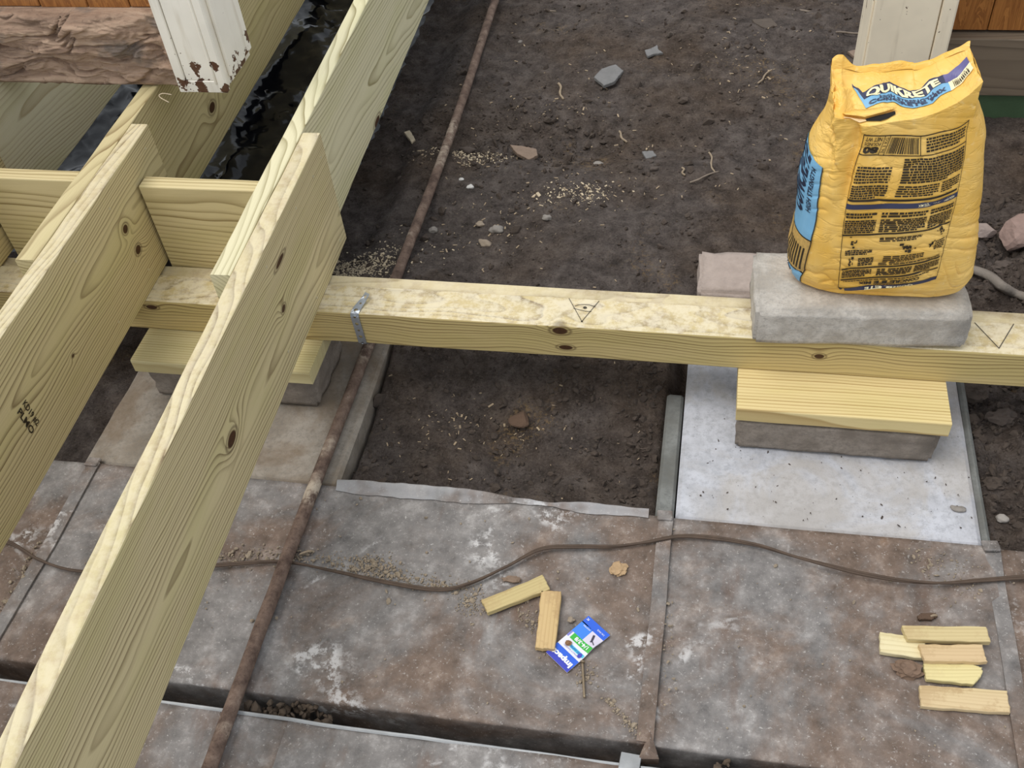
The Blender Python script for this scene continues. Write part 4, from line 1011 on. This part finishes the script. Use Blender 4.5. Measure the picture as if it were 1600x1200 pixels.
box('post_core', ((px0+px1)/2, (py0+py1)/2+.004, .70), (px1-px0-.008, py1-py0-.006, .80), M_paint, post, bev=.003)
box('edge_board', (px0+.011, py0+.002, .72), (.022, .012, .855-.0), M_paint, post, bev=.002)
box('front_board', (px0+.060, py0+.004, .735), (.073, .010, .826), M_paint, post, bev=.002)
box('corner_board', (px1-.012, py0+.002, .70), (.022, .013, .81), M_paint, post, bev=.003)
box('side_board', (px1+.001, (py0+py1)/2+.010, .72), (.010, .128, .80), M_paint, post, bev=.003)
box('foot_strip', ((px0+px1)/2, py0+.003, pz0+.016), (.112, .010, .030), M_paint, post, bev=.002)
box('bead', (px1-.026, py0-.001, .72), (.006, .008, .81), M_paint, post, bev=.002)

# right wall and post
M_paint2 = paint('cream_paint', -.5, base=lin(252, 239, 214))
YW = 1.06
pr_ = thing('porch_post', (1.29, YW+.1, -.24), 'cream painted post behind the yellow bag', 'post')
box('post_core', (1.29, YW+.10, .42), (.196, .185, 1.30), M_paint2, pr_, bev=.003)
box('front_board', (1.266, YW+.003, .42), (.158, .014, 1.30), M_paint2, pr_, bev=.003)
box('edge_board', (1.366, YW+.004, .42), (.036, .016, 1.30), M_paint2, pr_, bev=.003)
box('side_board', (1.1885, YW+.10, .42), (.012, .17, 1.30), M_paint2, pr_, bev=.003)
wr = box('wall_right', (2.0, YW+.12, .60), (1.22, .03, 1.1), MW[1], None, bev=0)
tag(wr, 'brown stained plank wall at the right, behind the bag', 'wall', kind='structure')
xb = 1.39; i = 0
while xb < 2.58:
    wd = (.102, .125, .11)[i % 3]; box('plank', (xb+wd/2, YW+.098, .62), (wd-.0025, .014, 1.13), MW[(i+1) % 3], wr, bev=.002); xb += wd; i += 1
sb = lumber('sill_board', (1.385, YW+.11), (2.6, YW+.11), .10, .165, -.118, dict(light=lin(122, 108, 92), dark=lin(84, 72, 60), spacing=.012, tint=(.9, .9, .9, 1)), seed=31, n=10)
tag(sb, 'grey-brown weathered sill board below the right wall planks', 'board')
gb = lumber('green_board', (1.385, YW+.10), (2.6, YW+.10), .06, .085, -.205, plain('green_paint', lin(66, 88, 62), .5, 0, .25, 20, .2), seed=32, n=10)
tag(gb, 'dark green painted board on the ground below the right wall', 'board')

# ------------------------------------------------------------------ single stones, bricks, shards and sticks
SV, SF = ico(3)
def stone(px, py, size, mat, label, flat=(1, .8, .6), seed=0, z=None, cat='stone', name='stone', ang=0., facet=0.):
    p = at(px, py, -.215)
    for _ in range(3): p = at(px, py, float(soil_h(p[0], p[1])) if z is None else z)
    d = SV.copy(); r = 1+.30*fbm(d[:, 0]*1.3+seed*3, d[:, 1]*1.3, d[:, 2]*1.3, 3, seed)
    if facet:   # cut by a few random planes
        rg = np.random.default_rng(seed+100); V_ = d*1.2
        for _ in range(9):
            n = rg.normal(size=3); n /= np.linalg.norm(n); h = rg.uniform(.55, .85); k_ = V_@n; V_ = V_-np.clip(k_-h, 0, None)[:, None]*n
        d = V_*(1+.03*fbm(V_[:, 0]*6, V_[:, 1]*6, V_[:, 2]*6, 2, seed))[:, None]
    elif 'clod' in name: d = d*(1+.20*fbm(d[:, 0]*1.5+seed, d[:, 1]*1.5, d[:, 2]*1.5, 2, seed)+.30*fbm(d[:, 0]*4+seed, d[:, 1]*4, d[:, 2]*4, 3, seed))[:, None]
    else: d = d*r[:, None]
    c, s = math.cos(ang), math.sin(ang); d = d*np.array(flat)*size
    d = np.stack([d[:, 0]*c-d[:, 1]*s, d[:, 0]*s+d[:, 1]*c, d[:, 2]], -1)
    o = bpy.data.meshes.new(name); o.from_pydata(d.tolist(), [], SF.tolist()); o.update()
    ob = link(name, o, mat, None, not facet and 'clod' not in name); ob.location = (p[0], p[1], p[2]+size*flat[2]*.35)
    return tag(ob, label, cat)
def smat(n, c): return plain(n, c, .9, 0, .3, 50, .5, 120)
m_g = smat('stone_grey', lin(140, 134, 128)); m_w = smat('stone_white', lin(208, 206, 202)); m_t = smat('stone_tan', lin(150, 136, 120)); m_b = smat('brick_brown', lin(92, 72, 58)); m_d = smat('stone_dark', lin(86, 76, 70))
stone(855, 341, .012, m_g, 'rounded grey pebble alone on the soil above the beam', seed=1)
stone(735, 293, .010, m_w, 'larger white pebble beside the pipe', seed=2); stone(721, 281, .0075, m_w, 'smaller white pebble touching distance above the larger white one', seed=3)
stone(775, 360, .020, m_g, 'flat grey-tan stone in the cluster behind the beam', (1, .65, .5), 4); stone(758, 382, .018, m_t, 'tan stone lowest in the cluster behind the beam', (1, .7, .5), 5, ang=-.5)
stone(750, 352, .012, m_t, 'small pale stone at the left of the cluster behind the beam', seed=6); stone(677, 361, .012, m_g, 'grey stone hugging the right side of the pipe', seed=7)
stone(731, 236, .018, m_d, 'dark stone half hidden against the pipe in the hollow', (1.2, .6, .5), 8)
stone(815, 655, .026, m_b, 'angular rusty brown brick chip in the soil pit below the beam', (1, .95, .45), 9, facet=1, name='brick_chip', cat='brick')
stone(813, 66, .008, m_g, 'small grey stone near the top right of the pipe', seed=10)
stone(1022, 265, .012, m_d, 'brown clod at the foot of the soil mound', seed=11)
stone(935, 256, .010, m_g, 'flat little stone beside the sawdust streak', (1.6, .8, .4), 12)
stone(1418, 1047, .020, smat('clod_red', lin(122, 100, 84)), 'crumbly reddish clod beside the scrap pile', (1.2, .8, .6), 13, ZD+.002, 'clod', 'clod')
stone(966, 890, .016, smat('clod_tan', lin(176, 148, 114)), 'flattened tan mud crumb on the duct above the card', (1, .9, .35), 14, ZD+.001, 'clod', 'clod')
stone(911, 958-36, .0, m_t, '', seed=15) if False else None
stone(892, 969, .007, m_t, 'small tan pebble on the duct above the card', seed=16, z=ZD+.001)
stone(888, 1005, .006, smat('clod_brown', lin(140, 104, 74)), 'brown crumb lying on the green band of the card', seed=17, z=ZD+.006, cat='clod', name='clod')
stone(802, 906, .010, smat('clod_brown2', lin(132, 112, 96)), 'brown crumb on the duct just above the slanted shim', (1.6, .7, .4), 18, ZD+.001, 'clod', 'clod')
stone(1497, 796, .010, m_g, 'dark grey stone chip on the right edge of the pale footing', (1.5, .8, .5), 19, -.2165)
m_pk = smat('brick_pink', lin(146, 124, 116)); m_pk2 = smat('stone_pinkgrey', lin(150, 136, 130))
stone(1598, 372, .062, m_pk, 'pinkish brick piece at the right frame edge', (1.2, .75, .62), 20, facet=1, name='brick_piece', cat='brick', ang=.3)
stone(1537, 366, .034, m_pk2, 'greyish broken stone between the bag and the pinkish brick', (1.1, .7, .6), 21, facet=1)
for i, (x, y, s, lb) in enumerate(((1532, 405, .022, 'dark clod right of the bag, just below the broken stone'), (1570, 425, .026, 'big dark clod right of the bag, above the grey root'),
                                   (1515, 620, .03, 'dark clod under the beam at the right corner of the footing'), (1565, 660, .028, 'large dark clod right of the pale footing'),
                                   (1550, 760, .02, 'dark clod beside the footing strip near the duct'), (1585, 720, .026, 'dark clod at the right edge halfway down the trench'))):
    stone(x, y, s, m_d if i % 2 else M_clod, lb, (1.1, .8, .7), 30+i, name='soil_clod', cat='clod')
stone(1566, 704, .012, smat('pebble_pale', lin(150, 142, 134)), 'pale pebble in the dark trench right of the footing', seed=41)
stone(1565, 812, .012, smat('pebble_pale2', lin(156, 150, 144)), 'pale pebble just above the duct edge at the right', seed=42)

def shard(px, mat, label, th=.006, name='slate_shard', cat='shard', lift_=.004):
    c = np.mean(px, 0); p = at(*c, -.21); z = float(soil_h(p[0], p[1]))+lift_
    return prism(name, [at(x, y, z+th) for x, y in px], z-.004, th+.004, mat, label, cat)
m_sl = smat('slate', lin(116, 115, 115)); m_ba = smat('bark', lin(130, 112, 98))
shard([(928, 120), (940, 107), (962, 100), (974, 110), (960, 127), (944, 133)], m_sl, 'flat blue-grey slate shard lying on the soil')
shard([(1007, 78), (1018, 75), (1027, 70), (1029, 77), (1036, 82), (1022, 84), (1012, 88)], m_sl, 'star-shaped pale shard at the upper middle of the soil', .003)
shard([(797, 226), (818, 228), (838, 232), (840, 242), (826, 249), (806, 238)], m_ba, 'curled bark flake at the edge of the hollow', .006, 'bark_flake', 'bark')
shard([(1325, 80), (1340, 76), (1350, 78), (1346, 88), (1333, 87)], m_ba, 'grey bark flake just left of the cream post', .004, 'bark_flake', 'bark')
shard([(1175, 30), (1205, 28), (1216, 40), (1196, 44), (1180, 36)], smat('bark_dark', lin(84, 74, 66)), 'dark bark flake near the top edge of the photo', .005, 'bark_flake', 'bark')
shard([(1003, 236), (1020, 235), (1026, 243), (1010, 248)], m_sl, 'small grey shard on the mound right of the hollow', .003)
shard([(631, 206), (640, 203), (649, 218), (643, 222)], M_saw, 'pale splintered wood chip left of the pipe', .004, 'wood_chip', 'chip')
def stick(a, b, r, mat, label, zl=.003, cat='stick', name='stick', bend=.004):
    P = []
    for t in np.linspace(0, 1, 5):
        x, y = a[0]+(b[0]-a[0])*t, a[1]+(b[1]-a[1])*t; p = at(x, y, -.215); p = at(x, y, float(soil_h(p[0], p[1]))+zl); p[0] += bend*math.sin(t*7); P.append(p)
    return tag(tube(name, P, r, mat, 6, 4, .25), label, cat)
m_st = smat('twig', lin(148, 132, 112)); m_st2 = smat('twig_grey', lin(128, 116, 104))
stick((964, 203), (978, 222), .0035, m_st, 'pale splinter on the slope right of the hollow', name='splinter', cat='splinter')
stick((1108, 238), (1116, 270), .0028, m_st, 'thin upright twig on the bare soil centre right', name='twig', cat='twig'); stick((1078, 285), (1122, 268), .0026, m_st2, 'long twig crossing below the upright twig', name='twig', cat='twig')
stick((1066, 262), (1069, 274), .003, m_st, 'short splinter left of the upright twig', name='splinter', cat='splinter')
stick((1184, 130), (1205, 109), .0028, m_st, 'slanted straw near the tan patch', name='twig', cat='twig'); stick((873, 130), (879, 155), .004, m_st, 'forked pale splinter in the hollow', name='splinter', cat='splinter')
stick((1221, 217), (1240, 221), .003, m_st, 'pale splinter left of the bag', name='splinter', cat='splinter'); stick((1240, 16), (1284, 20), .004, m_st2, 'dark stick near the top left of the cream post', name='twig', cat='twig')
stick((840, 15), (868, 18), .003, m_st2, 'thin twig at the top edge right of the pipe', name='twig', cat='twig'); stick((1306, 50), (1348, 53), .003, m_st2, 'thin twig left of the cream post', name='twig', cat='twig')
stick((570, 250), (600, 262), .003, smat('twig_black', lin(50, 44, 40)), 'short black twig between the far joist and the pipe', name='twig', cat='twig')
stick((1512, 418), (1620, 474), .011, smat('root', lin(128, 120, 112)), 'thick grey root slanting out from under the bag block', .012, 'root', 'root', .008)
def rstick(a, b, label):
    A, B = at(*a, ZD+.005), at(*b, ZD+.005); tag(tube('splinter', [A, (A+B)/2+np.array([0, 0, .002]), B], .0022, m_st, 6, 4, .2), label, 'splinter')
rstick((468, 866), (488, 861), 'pale splinter resting on the cable right of the pipe')
rstick((1454, 963), (1464, 962), 'tiny brown splinter above the scrap pile')
prism('bark_flake', [at(x, y, ZD+.006) for x, y in ((1434, 962), (1440, 957), (1462, 957), (1465, 962), (1456, 967), (1436, 968))], ZD, .006, m_b, 'brown bark flake on the duct just above the scrap pile', 'bark')

def hook():
    z = .2885; a, b, c = at(264, 160, z), at(249, 151, z), at(254, 146, z+.004); d_ = at(268, 148, z+.006)
    tag(tube('splinter', [a, b, c, d_], .0012, M_saw, 6, 4, .1), 'bent pale splinter stuck to the joist below the white post', 'splinter')
hook()
